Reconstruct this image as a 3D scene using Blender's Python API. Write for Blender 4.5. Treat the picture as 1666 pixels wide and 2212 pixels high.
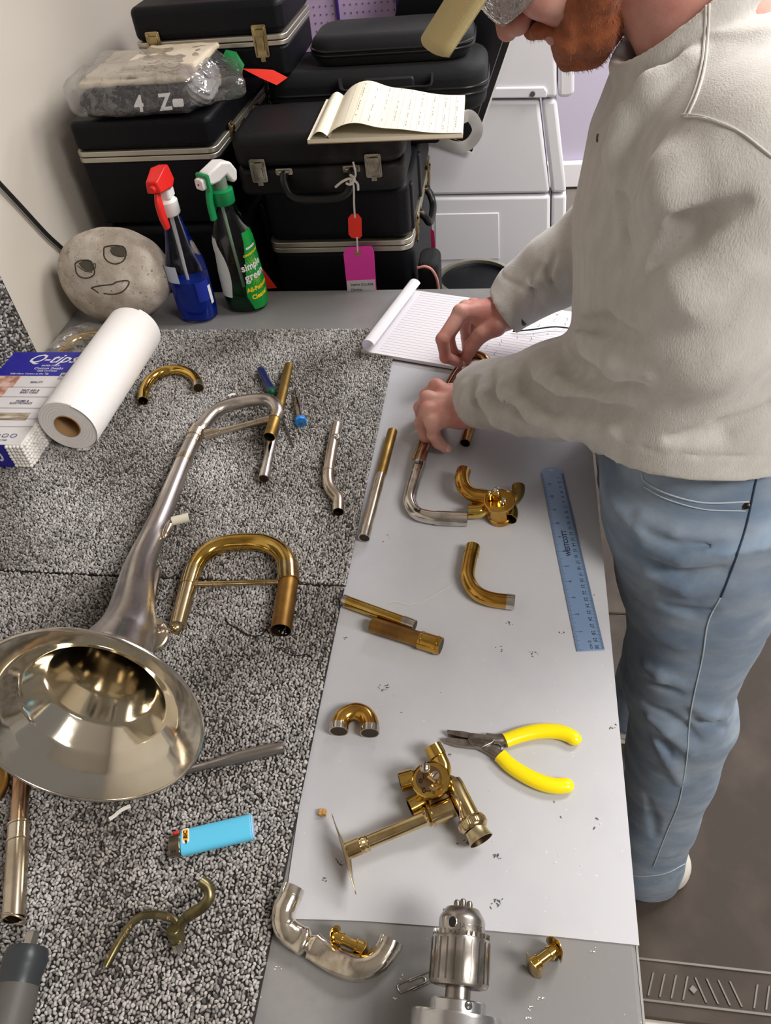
import bpy, bmesh, math, random
import numpy as np
from mathutils import Vector, Matrix
for o in list(bpy.data.objects): bpy.data.objects.remove(o)
PI = math.pi
rnd = random.Random(7)
SC = bpy.context.scene
COL = SC.collection
# ------------------------------------------------------------------ camera (world X = across the bench, Y = along the bench)
F, PITCH, ROLL, YAW, CZ, TZ = 1636.4, math.radians(44.83), math.radians(-6.79), math.radians(12.0), 1.67, 0.92
fw = np.array([-math.sin(YAW)*math.cos(PITCH), math.cos(YAW)*math.cos(PITCH), -math.sin(PITCH)])
r0 = np.array([math.cos(YAW), math.sin(YAW), 0]); u0 = np.cross(r0, fw)
rt = math.cos(ROLL)*r0+math.sin(ROLL)*u0; up = -math.sin(ROLL)*r0+math.cos(ROLL)*u0
CAM = np.array([0, 0, CZ])
cd = bpy.data.cameras.new('camera'); cam = bpy.data.objects.new('camera', cd); COL.objects.link(cam)
cd.sensor_fit = 'VERTICAL'; cd.sensor_height = 24; cd.lens = F/2212*24; cd.clip_start = .02
cam.matrix_world = Matrix(((rt[0], up[0], -fw[0], 0), (rt[1], up[1], -fw[1], 0), (rt[2], up[2], -fw[2], CZ), (0, 0, 0, 1)))
SC.camera = cam
# ------------------------------------------------------------------ light
w = bpy.data.worlds.new('world'); SC.world = w; w.use_nodes = True
w.node_tree.nodes['Background'].inputs[0].default_value = (1.0, .95, .905, 1)
w.node_tree.nodes['Background'].inputs[1].default_value = .17
def area(name, loc, to, sx, sy, power, col=(1, .95, .88)):
    l = bpy.data.lights.new(name, 'AREA'); l.shape = 'RECTANGLE'; l.size = sx; l.size_y = sy; l.energy = power; l.color = col
    o = bpy.data.objects.new(name, l); COL.objects.link(o); o.location = loc
    o.rotation_euler = (Vector(to)-Vector(loc)).to_track_quat('-Z', 'Y').to_euler(); return o
area('ceiling_lamp_light', (1.25, 1.5, 2.62), (1.25, 1.5, 0), 1.2, .6, 44, (1, .97, .94))
area('ceiling_lamp_light', (1.5, -.4, 2.62), (1.5, -.4, 0), 1.2, .6, 54, (1, .95, .89))
area('ceiling_lamp_light', (1.25, 3.3, 2.62), (1.25, 3.3, 0), 1.2, .6, 62, (.95, .96, 1))
vs = SC.view_settings; vs.view_transform = 'Standard'; vs.look = 'None'; vs.gamma = 1; vs.exposure = .12; vs.use_curve_mapping = False

# ------------------------------------------------------------------ helpers: pixels of the photograph -> points on real planes
def ray(u, v): return fw+rt*(u-833)/F-up*(v-1106)/F
def at(u, v, z=TZ):
    d = ray(u, v); return CAM+d*((z-CZ)/d[2])
def aty(u, v, y):
    d = ray(u, v); return CAM+d*(y/d[1])
def atx(u, v, x):
    d = ray(u, v); return CAM+d*(x/d[0])
def A(*a): return np.array(a, float)
def nrm(v): v = np.asarray(v, float); return v/np.linalg.norm(v)
def lin(r, g, b):
    f = lambda c: (c/255/12.92) if c/255 <= .04045 else ((c/255+.055)/1.055)**2.4
    return (f(r), f(g), f(b), 1)
# ------------------------------------------------------------------ materials
MATS = {}
def mat(name, col, rough=.5, metal=0, col2=None, ns=20, det=4, lo=.4, hi=.6, bump=0, bs=200, stretch=None, trans=0, ior=1.45, emit=0, sheen=0, sss=0, coat=0, attr=None, spec=.5, rough2=None, smudge=None):
    m = bpy.data.materials.new(name); m.use_nodes = True; nt = m.node_tree; b = nt.nodes['Principled BSDF']
    N = nt.nodes.new; L = nt.links.new
    b.inputs['Base Color'].default_value = col; b.inputs['Roughness'].default_value = rough; b.inputs['Metallic'].default_value = metal
    b.inputs['IOR'].default_value = ior; b.inputs['Transmission Weight'].default_value = trans
    b.inputs['Sheen Weight'].default_value = sheen; b.inputs['Coat Weight'].default_value = coat; b.inputs['Specular IOR Level'].default_value = spec
    if sss: b.inputs['Subsurface Weight'].default_value = sss; b.inputs['Subsurface Radius'].default_value = (.01, .004, .002); b.inputs['Subsurface Scale'].default_value = 1
    if emit: b.inputs['Emission Color'].default_value = col; b.inputs['Emission Strength'].default_value = emit
    tc = N('ShaderNodeTexCoord'); mp = N('ShaderNodeMapping'); L(tc.outputs['Object'], mp.inputs[0])
    if stretch: mp.inputs['Scale'].default_value = stretch
    src = None
    if col2:
        t = N('ShaderNodeTexNoise'); t.inputs['Scale'].default_value = ns; t.inputs['Detail'].default_value = det; L(mp.outputs[0], t.inputs[0])
        r = N('ShaderNodeMapRange'); r.inputs[1].default_value = lo; r.inputs[2].default_value = hi; L(t.outputs[0], r.inputs[0])
        x = N('ShaderNodeMix'); x.data_type = 'RGBA'; x.inputs[6].default_value = col; x.inputs[7].default_value = col2
        L(r.outputs[0], x.inputs[0]); src = x.outputs[2]
        if rough2 is not None:
            q = N('ShaderNodeMapRange'); q.inputs[3].default_value = rough; q.inputs[4].default_value = rough2; L(r.outputs[0], q.inputs[0]); L(q.outputs[0], b.inputs['Roughness'])
    if smudge:
        for (c3, s3, l3, h3, dt) in smudge:
            t = N('ShaderNodeTexNoise'); t.inputs['Scale'].default_value = s3; t.inputs['Detail'].default_value = dt; t.inputs['Roughness'].default_value = .7; L(tc.outputs['Object'], t.inputs[0])
            r = N('ShaderNodeMapRange'); r.inputs[1].default_value = l3; r.inputs[2].default_value = h3; L(t.outputs[0], r.inputs[0])
            x = N('ShaderNodeMix'); x.data_type = 'RGBA'; x.inputs[6].default_value = col; x.inputs[7].default_value = c3
            if src: L(src, x.inputs[6])
            L(r.outputs[0], x.inputs[0]); src = x.outputs[2]
    if attr:
        at_ = N('ShaderNodeAttribute'); at_.attribute_name = attr
        if src:
            x = N('ShaderNodeMix'); x.data_type = 'RGBA'; x.blend_type = 'MULTIPLY'; x.inputs[0].default_value = 1; L(at_.outputs[0], x.inputs[6]); L(src, x.inputs[7]); src = x.outputs[2]
        else: src = at_.outputs[0]
    if src: L(src, b.inputs['Base Color'])
    if bump:
        t = N('ShaderNodeTexNoise'); t.inputs['Scale'].default_value = bs; t.inputs['Detail'].default_value = 3; L(mp.outputs[0], t.inputs[0])
        bp = N('ShaderNodeBump'); bp.inputs['Strength'].default_value = bump; bp.inputs['Distance'].default_value = .002; L(t.outputs[0], bp.inputs['Height']); L(bp.outputs[0], b.inputs['Normal'])
    MATS[name] = m; return m
brass = mat('lacquered_brass', lin(222, 188, 104), .13, 1, lin(186, 144, 58), 30, 3, .35, .7, bump=.05, bs=60)
brass_gold = mat('gold_brass', lin(216, 170, 84), .16, 1, lin(172, 120, 48), 40, 3, .35, .7)
brass_pale = mat('pale_brass', lin(216, 196, 150), .16, 1, lin(170, 140, 90), 35, 3, .35, .7)
brass_raw = mat('raw_brass', lin(174, 146, 84), .42, 1, lin(136, 106, 56), 30, 5, .35, .65, rough2=.5)
brass_brown = mat('brown_oxidised_brass', lin(126, 90, 52), .45, 1, lin(168, 128, 66), 30, 5, .4, .7)
silver = mat('tarnished_silver', lin(214, 208, 202), .24, 1, lin(172, 162, 154), 22, 5, .42, .7, rough2=.36, stretch=(1, .35, 1))
silver_clean = mat('bright_silver', lin(226, 220, 212), .15, 1, lin(180, 172, 162), 40, 4, .45, .7)
silver_warm = mat('warm_silver', lin(216, 204, 186), .22, 1, lin(170, 154, 130), 30, 4, .45, .75, rough2=.3)
bell_in = mat('bell_silver', lin(236, 229, 214), .09, 1, lin(206, 192, 164), 9, 5, .45, .75, rough2=.16, bump=.3, bs=14)
steel = mat('steel', lin(190, 184, 178), .26, 1, lin(150, 144, 138), 60, 2, stretch=(.1, 1, 1))
steel_dark = mat('dark_steel', lin(120, 116, 112), .32, 1)
alu = mat('turned_aluminium', lin(206, 206, 208), .24, 1, bump=.1, bs=300, stretch=(.02, 1, 1))
solder = mat('solder', lin(206, 204, 200), .42, 1, lin(150, 148, 144), 200, 3, bump=.5, bs=400)
black_hole = mat('tube_inside_shade', lin(66, 54, 40), .4, .9)  # shade inside open tubes put into the colour of inner walls and end caps
case_blk = mat('black_case_shell', lin(13, 14, 19), .45, 0, bump=.35, bs=500, spec=.22)
case_old = mat('worn_black_case', lin(24, 24, 26), .5, 0, lin(74, 70, 64), 7, 6, .56, .85, bump=.3, bs=400, spec=.25)
case_fab = mat('black_nylon', lin(15, 16, 19), .7, 0, bump=.4, bs=900, sheen=.05, spec=.3)
blk_plastic = mat('black_plastic', lin(22, 22, 24), .35)
blk_rub = mat('black_rubber', lin(28, 28, 31), .55, 0, bump=.15, bs=300)
trim_m = mat('valance_aluminium', lin(196, 190, 176), .38, .85)
gold_latch = mat('brassy_latch', lin(190, 172, 128), .3, 1, lin(150, 132, 92), 40)
nick_latch = mat('nickel_latch', lin(196, 190, 178), .25, 1, lin(150, 142, 128), 40)
white_plastic = mat('white_machine_plastic', lin(226, 225, 230), .45, 0, bump=.1, bs=900)
white_pl2 = mat('white_plastic', lin(235, 233, 230), .4)
paper = mat('white_paper', lin(226, 223, 228), .9)
cream = mat('cream_paper', lin(238, 230, 208), .9)
ink = mat('ink', lin(95, 85, 105), .8)
inkblue = mat('rule_line', lin(196, 196, 216), .9)
towel = mat('paper_towel', lin(240, 236, 234), .95, 0, bump=.25, bs=500, sheen=.2)
cardb = mat('brown_cardboard', lin(176, 138, 96), .85)
red_pl = mat('red_plastic', lin(226, 40, 36), .35)
green_pl = mat('green_plastic', lin(12, 140, 78), .4)
yellow_grip = mat('yellow_vinyl', lin(252, 226, 12), .22, coat=.3)
cyan_pl = mat('light_blue_plastic', lin(98, 200, 238), .35)
blue_pl = mat('blue_plastic', lin(30, 130, 210), .35)
pink_card = mat('neon_pink_card', lin(255, 70, 190), .7, emit=0)
red_card = mat('neon_red_card', lin(255, 60, 44), .7)
green_card = mat('green_card', lin(22, 130, 66), .7)
cork = mat('cork', lin(206, 160, 92), .85, 0, lin(170, 124, 64), 400)
string_w = mat('white_string', lin(226, 220, 212), .9)
black_thr = mat('black_thread', lin(24, 22, 22), .9)
white_ink = mat('white_ink', lin(240, 240, 240), .6)
black_ink = mat('black_ink', lin(22, 22, 26), .6)
def film_mat(name, col, base=.10, rough=.12):
    m = bpy.data.materials.new(name); m.use_nodes = True; nt = m.node_tree; nt.nodes.clear(); N = nt.nodes.new; L = nt.links.new
    o = N('ShaderNodeOutputMaterial'); tr = N('ShaderNodeBsdfTransparent'); gl = N('ShaderNodeBsdfGlossy'); df = N('ShaderNodeBsdfDiffuse'); fr = N('ShaderNodeLayerWeight'); fr.inputs[0].default_value = .28
    gl.inputs['Roughness'].default_value = rough; df.inputs[0].default_value = col; m1 = N('ShaderNodeMixShader'); m2 = N('ShaderNodeMixShader'); r = N('ShaderNodeMapRange'); r.inputs[3].default_value = base; r.inputs[4].default_value = .75
    L(fr.outputs['Facing'], r.inputs[0]); m1.inputs[0].default_value = .06; L(tr.outputs[0], m1.inputs[1]); L(df.outputs[0], m1.inputs[2]); L(r.outputs[0], m2.inputs[0]); L(m1.outputs[0], m2.inputs[1]); L(gl.outputs[0], m2.inputs[2])
    t = N('ShaderNodeTexNoise'); t.inputs['Scale'].default_value = 45; t.inputs['Distortion'].default_value = 1.5; bp = N('ShaderNodeBump'); bp.inputs['Distance'].default_value = .004; bp.inputs['Strength'].default_value = .8; tc = N('ShaderNodeTexCoord'); L(tc.outputs['Object'], t.inputs[0]); L(t.outputs[0], bp.inputs['Height']); L(bp.outputs[0], gl.inputs['Normal'])
    L(m2.outputs[0], o.inputs[0]); return m
glass = mat('clear_plastic', (1, 1, 1, 1), .03, trans=1, ior=1.38)
# ------------------------------------------------------------------ mesh helpers
def mesh_np(name, V, faces):
    """faces: list of int arrays (n,k)"""
    me = bpy.data.meshes.new(name); V = np.asarray(V, np.float32)
    faces = [np.asarray(f, np.int32) for f in faces if len(f)]
    me.vertices.add(len(V)); me.vertices.foreach_set('co', V.ravel())
    nl = sum(f.size for f in faces); nf = sum(len(f) for f in faces)
    me.loops.add(nl); me.polygons.add(nf)
    me.loops.foreach_set('vertex_index', np.concatenate([f.ravel() for f in faces]))
    tot = np.concatenate([np.full(len(f), f.shape[1], np.int32) for f in faces])
    st = np.concatenate([[0], np.cumsum(tot)[:-1]]).astype(np.int32)
    me.polygons.foreach_set('loop_start', st)
    try: me.polygons.foreach_set('loop_total', tot)
    except Exception: pass
    me.update(calc_edges=True); me.validate(); return me
class G:
    def __init__(s): s.v = []; s.f = []; s.n = 0; s.inn = set()
    def add(s, V, Fs):
        V = [tuple(p) for p in V]; s.v += V; s.f += [tuple(i+s.n for i in f) for f in Fs]; s.n += len(V); return s
    def box(s, c, d, M=None):
        V = [A(c[0]*1, c[1]*1, c[2]*1)*0+A((x-.5)*d[0], (y-.5)*d[1], (z-.5)*d[2]) for x in (0, 1) for y in (0, 1) for z in (0, 1)]
        if M is not None: V = [M@p for p in V]
        V = [p+A(*c) for p in V]
        return s.add(V, [(0, 1, 3, 2), (4, 6, 7, 5), (0, 4, 5, 1), (2, 3, 7, 6), (0, 2, 6, 4), (1, 5, 7, 3)])
    def box2(s, a, b): return s.box([(a[i]+b[i])/2 for i in range(3)], [abs(b[i]-a[i]) for i in range(3)])
    def prism(s, pts, O, ux, uy, h):
        """outline pts (2D) in frame O,ux,uy extruded by vector h"""
        O, ux, uy, h = map(np.asarray, (O, ux, uy, h)); n = len(pts)
        V = [O+ux*p[0]+uy*p[1] for p in pts]; V += [q+h for q in V]
        return s.add(V, [tuple(range(n))[::-1], tuple(range(n, 2*n))]+[(i, (i+1) % n, n+(i+1) % n, n+i) for i in range(n)])
    def tube(s, path, r, seg=20, hollow=False, wall=.0008, caps=True, depth=None, sx=1, sy=1, up0=None):
        P0 = [A(*p) for p in path]; R0 = list(r) if hasattr(r, '__len__') else [r]*len(P0)
        keep = [i for i in range(len(P0)) if i == 0 or np.linalg.norm(P0[i]-P0[i-1]) > 1e-6]; P = [P0[i] for i in keep]; R = [R0[min(i, len(R0)-1)] for i in keep]; n = len(P)
        T = [nrm(P[min(i+1, n-1)]-P[max(i-1, 0)]+1e-12) for i in range(n)]
        a = A(*up0) if up0 is not None else (A(0, 0, 1) if abs(T[0][2]) < .9 else A(1, 0, 0))
        nn = nrm(a-T[0]*(a@T[0])); V = []; Nn = []; inn = []
        for i in range(n):
            nn = nrm(nn-T[i]*(nn@T[i])); Nn.append(nn); b = np.cross(T[i], nn)
            for k in range(seg):
                t = 2*PI*k/seg; V.append(P[i]+(nn*math.cos(t)*sx+b*math.sin(t)*sy)*R[i])
        Fs = [(i*seg+k, i*seg+(k+1) % seg, (i+1)*seg+(k+1) % seg, (i+1)*seg+k) for i in range(n-1) for k in range(seg)]
        if hollow:
            for e, idx in ((0, list(range(0, n))), (1, list(range(n-1, -1, -1)))):
                if hollow == 'end' and e == 0:
                    Fs.append(tuple(range(seg))[::-1]); continue
                if hollow == 'start' and e == 1:
                    Fs.append(tuple((n-1)*seg+k for k in range(seg))); continue
                base = len(V); m = min(n, depth or 99)
                if not depth:
                    acc = 0; m = 1
                    while m < n and acc < 4.5*R[idx[0]]: acc += np.linalg.norm(P[idx[m]]-P[idx[m-1]]); m += 1
                for j in range(m):
                    i = idx[j]; b = np.cross(T[i], Nn[i])
                    for k in range(seg):
                        t = 2*PI*k/seg; V.append(P[i]+(Nn[i]*math.cos(t)*sx+b*math.sin(t)*sy)*max(R[i]-wall, .0004))
                rim = idx[0]*seg
                q = [(rim+k, rim+(k+1) % seg, base+(k+1) % seg, base+k) for k in range(seg)]
                q += [(base+j*seg+k, base+j*seg+(k+1) % seg, base+(j+1)*seg+(k+1) % seg, base+(j+1)*seg+k) for j in range(m-1) for k in range(seg)]
                q.append(tuple(base+(m-1)*seg+k for k in range(seg)))
                if not depth: inn += list(range(len(Fs)+seg, len(Fs)+len(q)))
                if e == 0: q = [t_[::-1] for t_ in q]
                Fs += q
        elif caps:
            Fs.append(tuple(range(seg))[::-1]); Fs.append(tuple((n-1)*seg+k for k in range(seg)))
        s.inn |= {len(s.f)+i for i in inn}
        return s.add(V, Fs)
    def lathe(s, prof, O, ax, seg=32, a0=None):
        """prof: list of (r, h) along axis"""
        ax = nrm(ax); a = A(*a0) if a0 is not None else (A(1, 0, 0) if abs(ax[0]) < .9 else A(0, 1, 0)); nn = nrm(a-ax*(a@ax)); b = np.cross(ax, nn); O = A(*O)
        V = []; 
        for (r, h) in prof:
            for k in range(seg):
                t = 2*PI*k/seg; V.append(O+ax*h+(nn*math.cos(t)+b*math.sin(t))*r)
        n = len(prof)
        Fs = [(i*seg+k, i*seg+(k+1) % seg, (i+1)*seg+(k+1) % seg, (i+1)*seg+k) for i in range(n-1) for k in range(seg)]
        loop = len(prof) > 3 and abs(prof[0][0]-prof[-1][0])+abs(prof[0][1]-prof[-1][1]) < 1e-9
        if prof[0][0] > 1e-5 and not loop: Fs.append(tuple(range(seg))[::-1])
        if prof[-1][0] > 1e-5 and not loop: Fs.append(tuple((n-1)*seg+k for k in range(seg)))
        return s.add(V, Fs)
    def sphere(s, c, r, seg=16, M=None):
        prof = [(math.sin(PI*i/8), -math.cos(PI*i/8)) for i in range(9)]; V = []
        for (a, h) in prof:
            for k in range(seg):
                t = 2*PI*k/seg; p = A(a*math.cos(t), a*math.sin(t), h)*A(*(r if hasattr(r, '__len__') else (r, r, r)))
                if M is not None: p = M@p
                V.append(p+A(*c))
        return s.add(V, [(i*seg+k, i*seg+(k+1) % seg, (i+1)*seg+(k+1) % seg, (i+1)*seg+k) for i in range(8) for k in range(seg)])
def finish(me, smooth, sharp=40):
    if smooth:
        me.polygons.foreach_set('use_smooth', np.ones(len(me.polygons), bool))
        if sharp: me.set_sharp_from_angle(angle=math.radians(sharp))
def mk(name, geo, m, parent=None, L=(0, 0, 0), smooth=True, sharp=40, bevel=0, bseg=2, local=False, kind=None, label=None):
    """geo: G or (V, faces) in world coordinates; L is the origin the mesh is stored around"""
    L = A(*L)
    if isinstance(geo, G):
        me = bpy.data.meshes.new(name); me.from_pydata([tuple(A(*p)-L) for p in geo.v], [], geo.f)
        for i in geo.inn: me.polygons[i].material_index = 1
        me.validate()
        bm = bmesh.new(); bm.from_mesh(me); bmesh.ops.remove_doubles(bm, verts=bm.verts, dist=1e-6); bmesh.ops.recalc_face_normals(bm, faces=bm.faces); bm.to_mesh(me); bm.free()
    else: me = mesh_np(name, np.asarray(geo[0])-L, geo[1])
    finish(me, smooth, sharp)
    o = bpy.data.objects.new(name, me); COL.objects.link(o)
    for q in (m if isinstance(m, (list, tuple)) else [m]): me.materials.append(q)
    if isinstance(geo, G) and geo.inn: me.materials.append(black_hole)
    if bevel:
        b = o.modifiers.new('bevel', 'BEVEL'); b.width = bevel; b.segments = bseg; b.limit_method = 'ANGLE'; b.angle_limit = math.radians(35)
        b.harden_normals = False
    if parent is not None: o.parent = parent
    elif not local: o.location = L
    if kind: o['kind'] = kind
    if label: o['label'] = label
    return o
class Thing:
    def __init__(s, name, label, cat, L, group=None):
        s.L = A(*L); o = bpy.data.objects.new(name, None); COL.objects.link(o); o.location = s.L; o.empty_display_size = .02
        o['label'] = label; o['category'] = cat
        if group: o['group'] = group
        s.o = o
    def part(s, name, geo, m, parent=None, **k): return mk(name, geo, m, parent or s.o, s.L, **k)
def solo(name, label, cat, geo, m, L, group=None, **k):
    o = mk(name, geo, m, None, L, **k); o['label'] = label; o['category'] = cat
    if group: o['group'] = group
    return o
def struct(name, geo, m, **k): return mk(name, geo, m, None, (0, 0, 0), kind='structure', **k)
def spline(P, n=8):
    P = [A(*p) for p in P]; Q = [P[0]*2-P[1]]+P+[P[-1]*2-P[-2]]; out = []
    for i in range(1, len(Q)-2):
        for k in range(n):
            t = k/n; a, b, c, d = Q[i-1], Q[i], Q[i+1], Q[i+2]
            out.append(.5*((2*b)+(-a+c)*t+(2*a-5*b+4*c-d)*t*t+(-a+3*b-3*c+d)*t**3))
    out.append(P[-1]); return out
def resample(path, n):
    P = np.array(path); d = np.concatenate([[0], np.cumsum(np.linalg.norm(np.diff(P, axis=0), axis=1))])
    t = np.linspace(0, d[-1], n); return [A(*[np.interp(q, d, P[:, i]) for i in range(3)]) for q in t]
def px(pts, z): return [at(p[0], p[1], p[2] if len(p) > 2 else z) for p in pts]
def rrect(w, h, r, n=5):
    out = []
    for (cx, cy, a) in ((w/2-r, h/2-r, 0), (-w/2+r, h/2-r, 90), (-w/2+r, -h/2+r, 180), (w/2-r, -h/2+r, 270)):
        for i in range(n+1):
            t = math.radians(a+90*i/n); out.append((cx+r*math.cos(t), cy+r*math.sin(t)))
    return out
def text_geo(s, size, O, ux, uy, lift=0, align='CENTER', shear=0, depth=0.0003, bold=0, fn=None, spacing=1):
    c = bpy.data.curves.new('t', 'FONT'); c.body = s; c.size = size; c.align_x = align; c.align_y = 'CENTER'; c.shear = shear; c.offset = bold; c.resolution_u = 2; c.space_character = spacing
    c.extrude = depth/2
    o = bpy.data.objects.new('t', c); COL.objects.link(o); dg = bpy.context.evaluated_depsgraph_get(); me = bpy.data.meshes.new_from_object(o.evaluated_get(dg))
    O, ux, uy = A(*O), A(*ux), A(*uy); uz = nrm(np.cross(ux, uy)); g = G()
    V = [v.co for v in me.vertices]
    if fn: VV = [fn(v.x, v.y, v.z+lift) for v in V]
    else: VV = [O+ux*v.x+uy*v.y+uz*(v.z+lift) for v in V]
    g.add(VV, [tuple(p.vertices) for p in me.polygons])
    bpy.data.objects.remove(o); bpy.data.curves.remove(c); bpy.data.meshes.remove(me); return g
def merge(*gs):
    g = G()
    for q in gs: g.add(q.v, q.f)
    return g
# ------------------------------------------------------------------ signed distance modelling
def smin(a, b, k):
    h = np.clip(.5+.5*(b-a)/k, 0, 1); return b*(1-h)+a*h-k*h*(1-h)
def cone(P, a, b, ra, rb):
    a, b = A(*a), A(*b); ba = b-a; t = np.clip(((P-a)@ba)/(ba@ba), 0, 1); return np.linalg.norm(P-a-t[:, None]*ba, axis=1)-(ra+(rb-ra)*t)
def ell(P, c, r, M=None):
    q = P-A(*c)
    if M is not None: q = q@M      # M columns = local axes
    r = A(*r); k0 = np.linalg.norm(q/r, axis=1); k1 = np.linalg.norm(q/(r*r), axis=1); return k0*(k0-1)/np.maximum(k1, 1e-9)
def loft(P, tab, p=2.0):
    T = np.array(tab, float); z = P[:, 2]; o = np.argsort(T[:, 0]); T = T[o]
    cx, cy, rx, ry = [np.interp(z, T[:, 0], T[:, i]) for i in (1, 2, 3, 4)]
    k = (np.abs((P[:, 0]-cx)/rx)**p+np.abs((P[:, 1]-cy)/ry)**p)**(1/p); d = (k-1)*np.minimum(rx, ry)
    return np.maximum(d, np.maximum(T[0, 0]-z, z-T[-1, 0]))
def chain(P, pts, rs, k=.01):
    d = None
    for i in range(len(pts)-1):
        e = cone(P, pts[i], pts[i+1], rs[i], rs[i+1]); d = e if d is None else smin(d, e, k)
    return d
def wav(P, f, s=0):
    """cheap smooth pseudo noise"""
    x, y, z = P[:, 0]*f+s, P[:, 1]*f+s*1.7, P[:, 2]*f-s
    return (np.sin(x*1.1+1.3*np.sin(y*.9+z*.4))+np.sin(y*1.3+1.1*np.sin(z*1.2-x*.5))+np.sin(z*1.05+1.2*np.sin(x*.8+y*.6)))/3
def nets(fn, lo, hi, h):
    lo = A(*lo); hi = A(*hi); n = np.ceil((hi-lo)/h).astype(int)+1
    xs = [lo[i]+h*np.arange(n[i]) for i in range(3)]; D = np.empty(n, np.float32)
    YZ = np.stack(np.meshgrid(xs[1], xs[2], indexing='ij'), -1).reshape(-1, 2); st = max(1, int(400000//len(YZ)))
    for i in range(0, n[0], st):
        X = xs[0][i:i+st]; P = np.empty((len(X)*len(YZ), 3)); P[:, 0] = np.repeat(X, len(YZ)); P[:, 1:] = np.tile(YZ, (len(X), 1))
        D[i:i+st] = fn(P).reshape(len(X), n[1], n[2])
    S = D < 0; c = n-1
    acc = np.zeros((*c, 3), np.float32); cnt = np.zeros(c, np.int16)
    sl = lambda o: tuple(slice(o[i], o[i]+c[i]) for i in range(3))
    cor = [(a, b, d) for a in (0, 1) for b in (0, 1) for d in (0, 1)]
    for p in cor:
        for ax in range(3):
            if p[ax] == 0:
                q = list(p); q[ax] = 1; q = tuple(q); d0, d1 = D[sl(p)], D[sl(q)]; m = (d0 < 0) != (d1 < 0)
                t = np.where(m, d0/np.where(m, d0-d1, 1), 0)
                for k in range(3): acc[..., k] += np.where(m, p[k]+(t if k == ax else 0), 0)
                cnt += m
    idx = -np.ones(c, np.int32); w_ = np.argwhere(cnt > 0); idx[tuple(w_.T)] = np.arange(len(w_))
    V = lo+h*(w_+acc[tuple(w_.T)]/cnt[tuple(w_.T)][:, None]); Q = []
    for ax in range(3):
        o1, o2 = [(1, 2), (2, 0), (0, 1)][ax]
        a = [slice(None)]*3; b = [slice(None)]*3; a[ax] = slice(0, -1); b[ax] = slice(1, None)
        ch = S[tuple(a)] != S[tuple(b)]; E_ = np.argwhere(ch)
        E_ = E_[(E_[:, o1] > 0) & (E_[:, o2] > 0) & (E_[:, o1] < c[o1]) & (E_[:, o2] < c[o2])]
        ins = S[tuple(E_.T)]
        def g(d1, d2):
            e = E_.copy(); e[:, o1] -= d1; e[:, o2] -= d2; return idx[tuple(e.T)]
        q = np.stack([g(1, 1), g(0, 1), g(0, 0), g(1, 0)], -1); q[~ins] = q[~ins][:, ::-1]; Q.append(q)
    return V, [np.concatenate(Q)]
def march(fn, u, v, d0=.35, d1=3.0):
    """where the line of sight through a photo pixel meets a modelled surface"""
    d = nrm(ray(u, v)); t = d0
    for _ in range(200):
        s = float(fn((CAM+d*t)[None])[0])
        if s < .0004: return CAM+d*t
        t += max(s*.7, .0006)
        if t > d1: return None
    return CAM+d*t
# ================================================================== SETTING
wall_m = mat('painted_wall', lin(208, 201, 190), .85, 0, bump=.12, bs=500)
lilac_m = mat('lilac_wall', lin(196, 188, 206), .85)
ceil_m = mat('ceiling_paint', lin(225, 222, 215), .9)
floor_m = mat('floor_tile', lin(206, 200, 192), .5, 0, lin(190, 182, 172), 5, 5)
floor_far = mat('floor_far', lin(150, 140, 136), .5)
def plane_box(a, b): return G().box2(a, b)
fl = struct('floor', plane_box((-1.2, -2.5, -.06), (3.2, 5, -.012)), mat('grout', lin(120, 112, 104), .9))
tile = G().prism(rrect(.296, .296, .006, 2), (0, 0, -.012), (1, 0, 0), (0, 1, 0), (0, 0, .012))
tm = None
for i in range(10):
    for j in range(13):
        x, y = -.85+.3*i+.3, -.7+.3*j+.02
        if x < 0.0: continue
        if tm is None:
            o = mk('floor_tile', tile, floor_m, fl, (0, 0, 0)); tm = o.data
        else: o = bpy.data.objects.new('floor_tile', tm); COL.objects.link(o); o.parent = fl
        o.location = (x, y, 0)
struct('wall_left', plane_box((-.97, -2.5, 0), (-.87, 2.2, 2.7)), wall_m)
struct('wall_back', plane_box((-.97, 2.06, 0), (-.22, 2.2, 2.7)), wall_m)
struct('wall_far', plane_box((-.97, 4.1, 0), (3.2, 4.2, 2.7)), lilac_m)
struct('baseboard_far', plane_box((-.2, 4.05, 0), (3.2, 4.1, .12)), mat('gloss_white_trim', lin(240, 238, 240), .3), bevel=.006)
struct('ceiling', plane_box((-.97, -2.5, 2.7), (3.2, 5, 2.8)), ceil_m)
lampm = mat('lamp_diffuser', (1, .97, .92, 1), .5, emit=3.2)
for k, (x, y) in enumerate(((1.25, 1.5), (1.5, -.4), (1.25, 3.3))):
    pos = ('above the standing man', 'behind the camera', 'at the far end of the room')[k]
    t = Thing('ceiling_lamp', 'rectangular white ceiling light panel '+pos, 'ceiling light', (x, y, 2.7), 'ceiling light panels')
    t.part('frame', merge(G().box((x, y-.32, 2.68), (1.28, .03, .04)), G().box((x, y+.32, 2.68), (1.28, .03, .04)), G().box((x-.63, y, 2.68), (.03, .61, .04)), G().box((x+.63, y, 2.68), (.03, .61, .04))), white_plastic)
    t.part('diffuser', G().box((x, y, 2.69), (1.22, .61, .015)), lampm)
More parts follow.
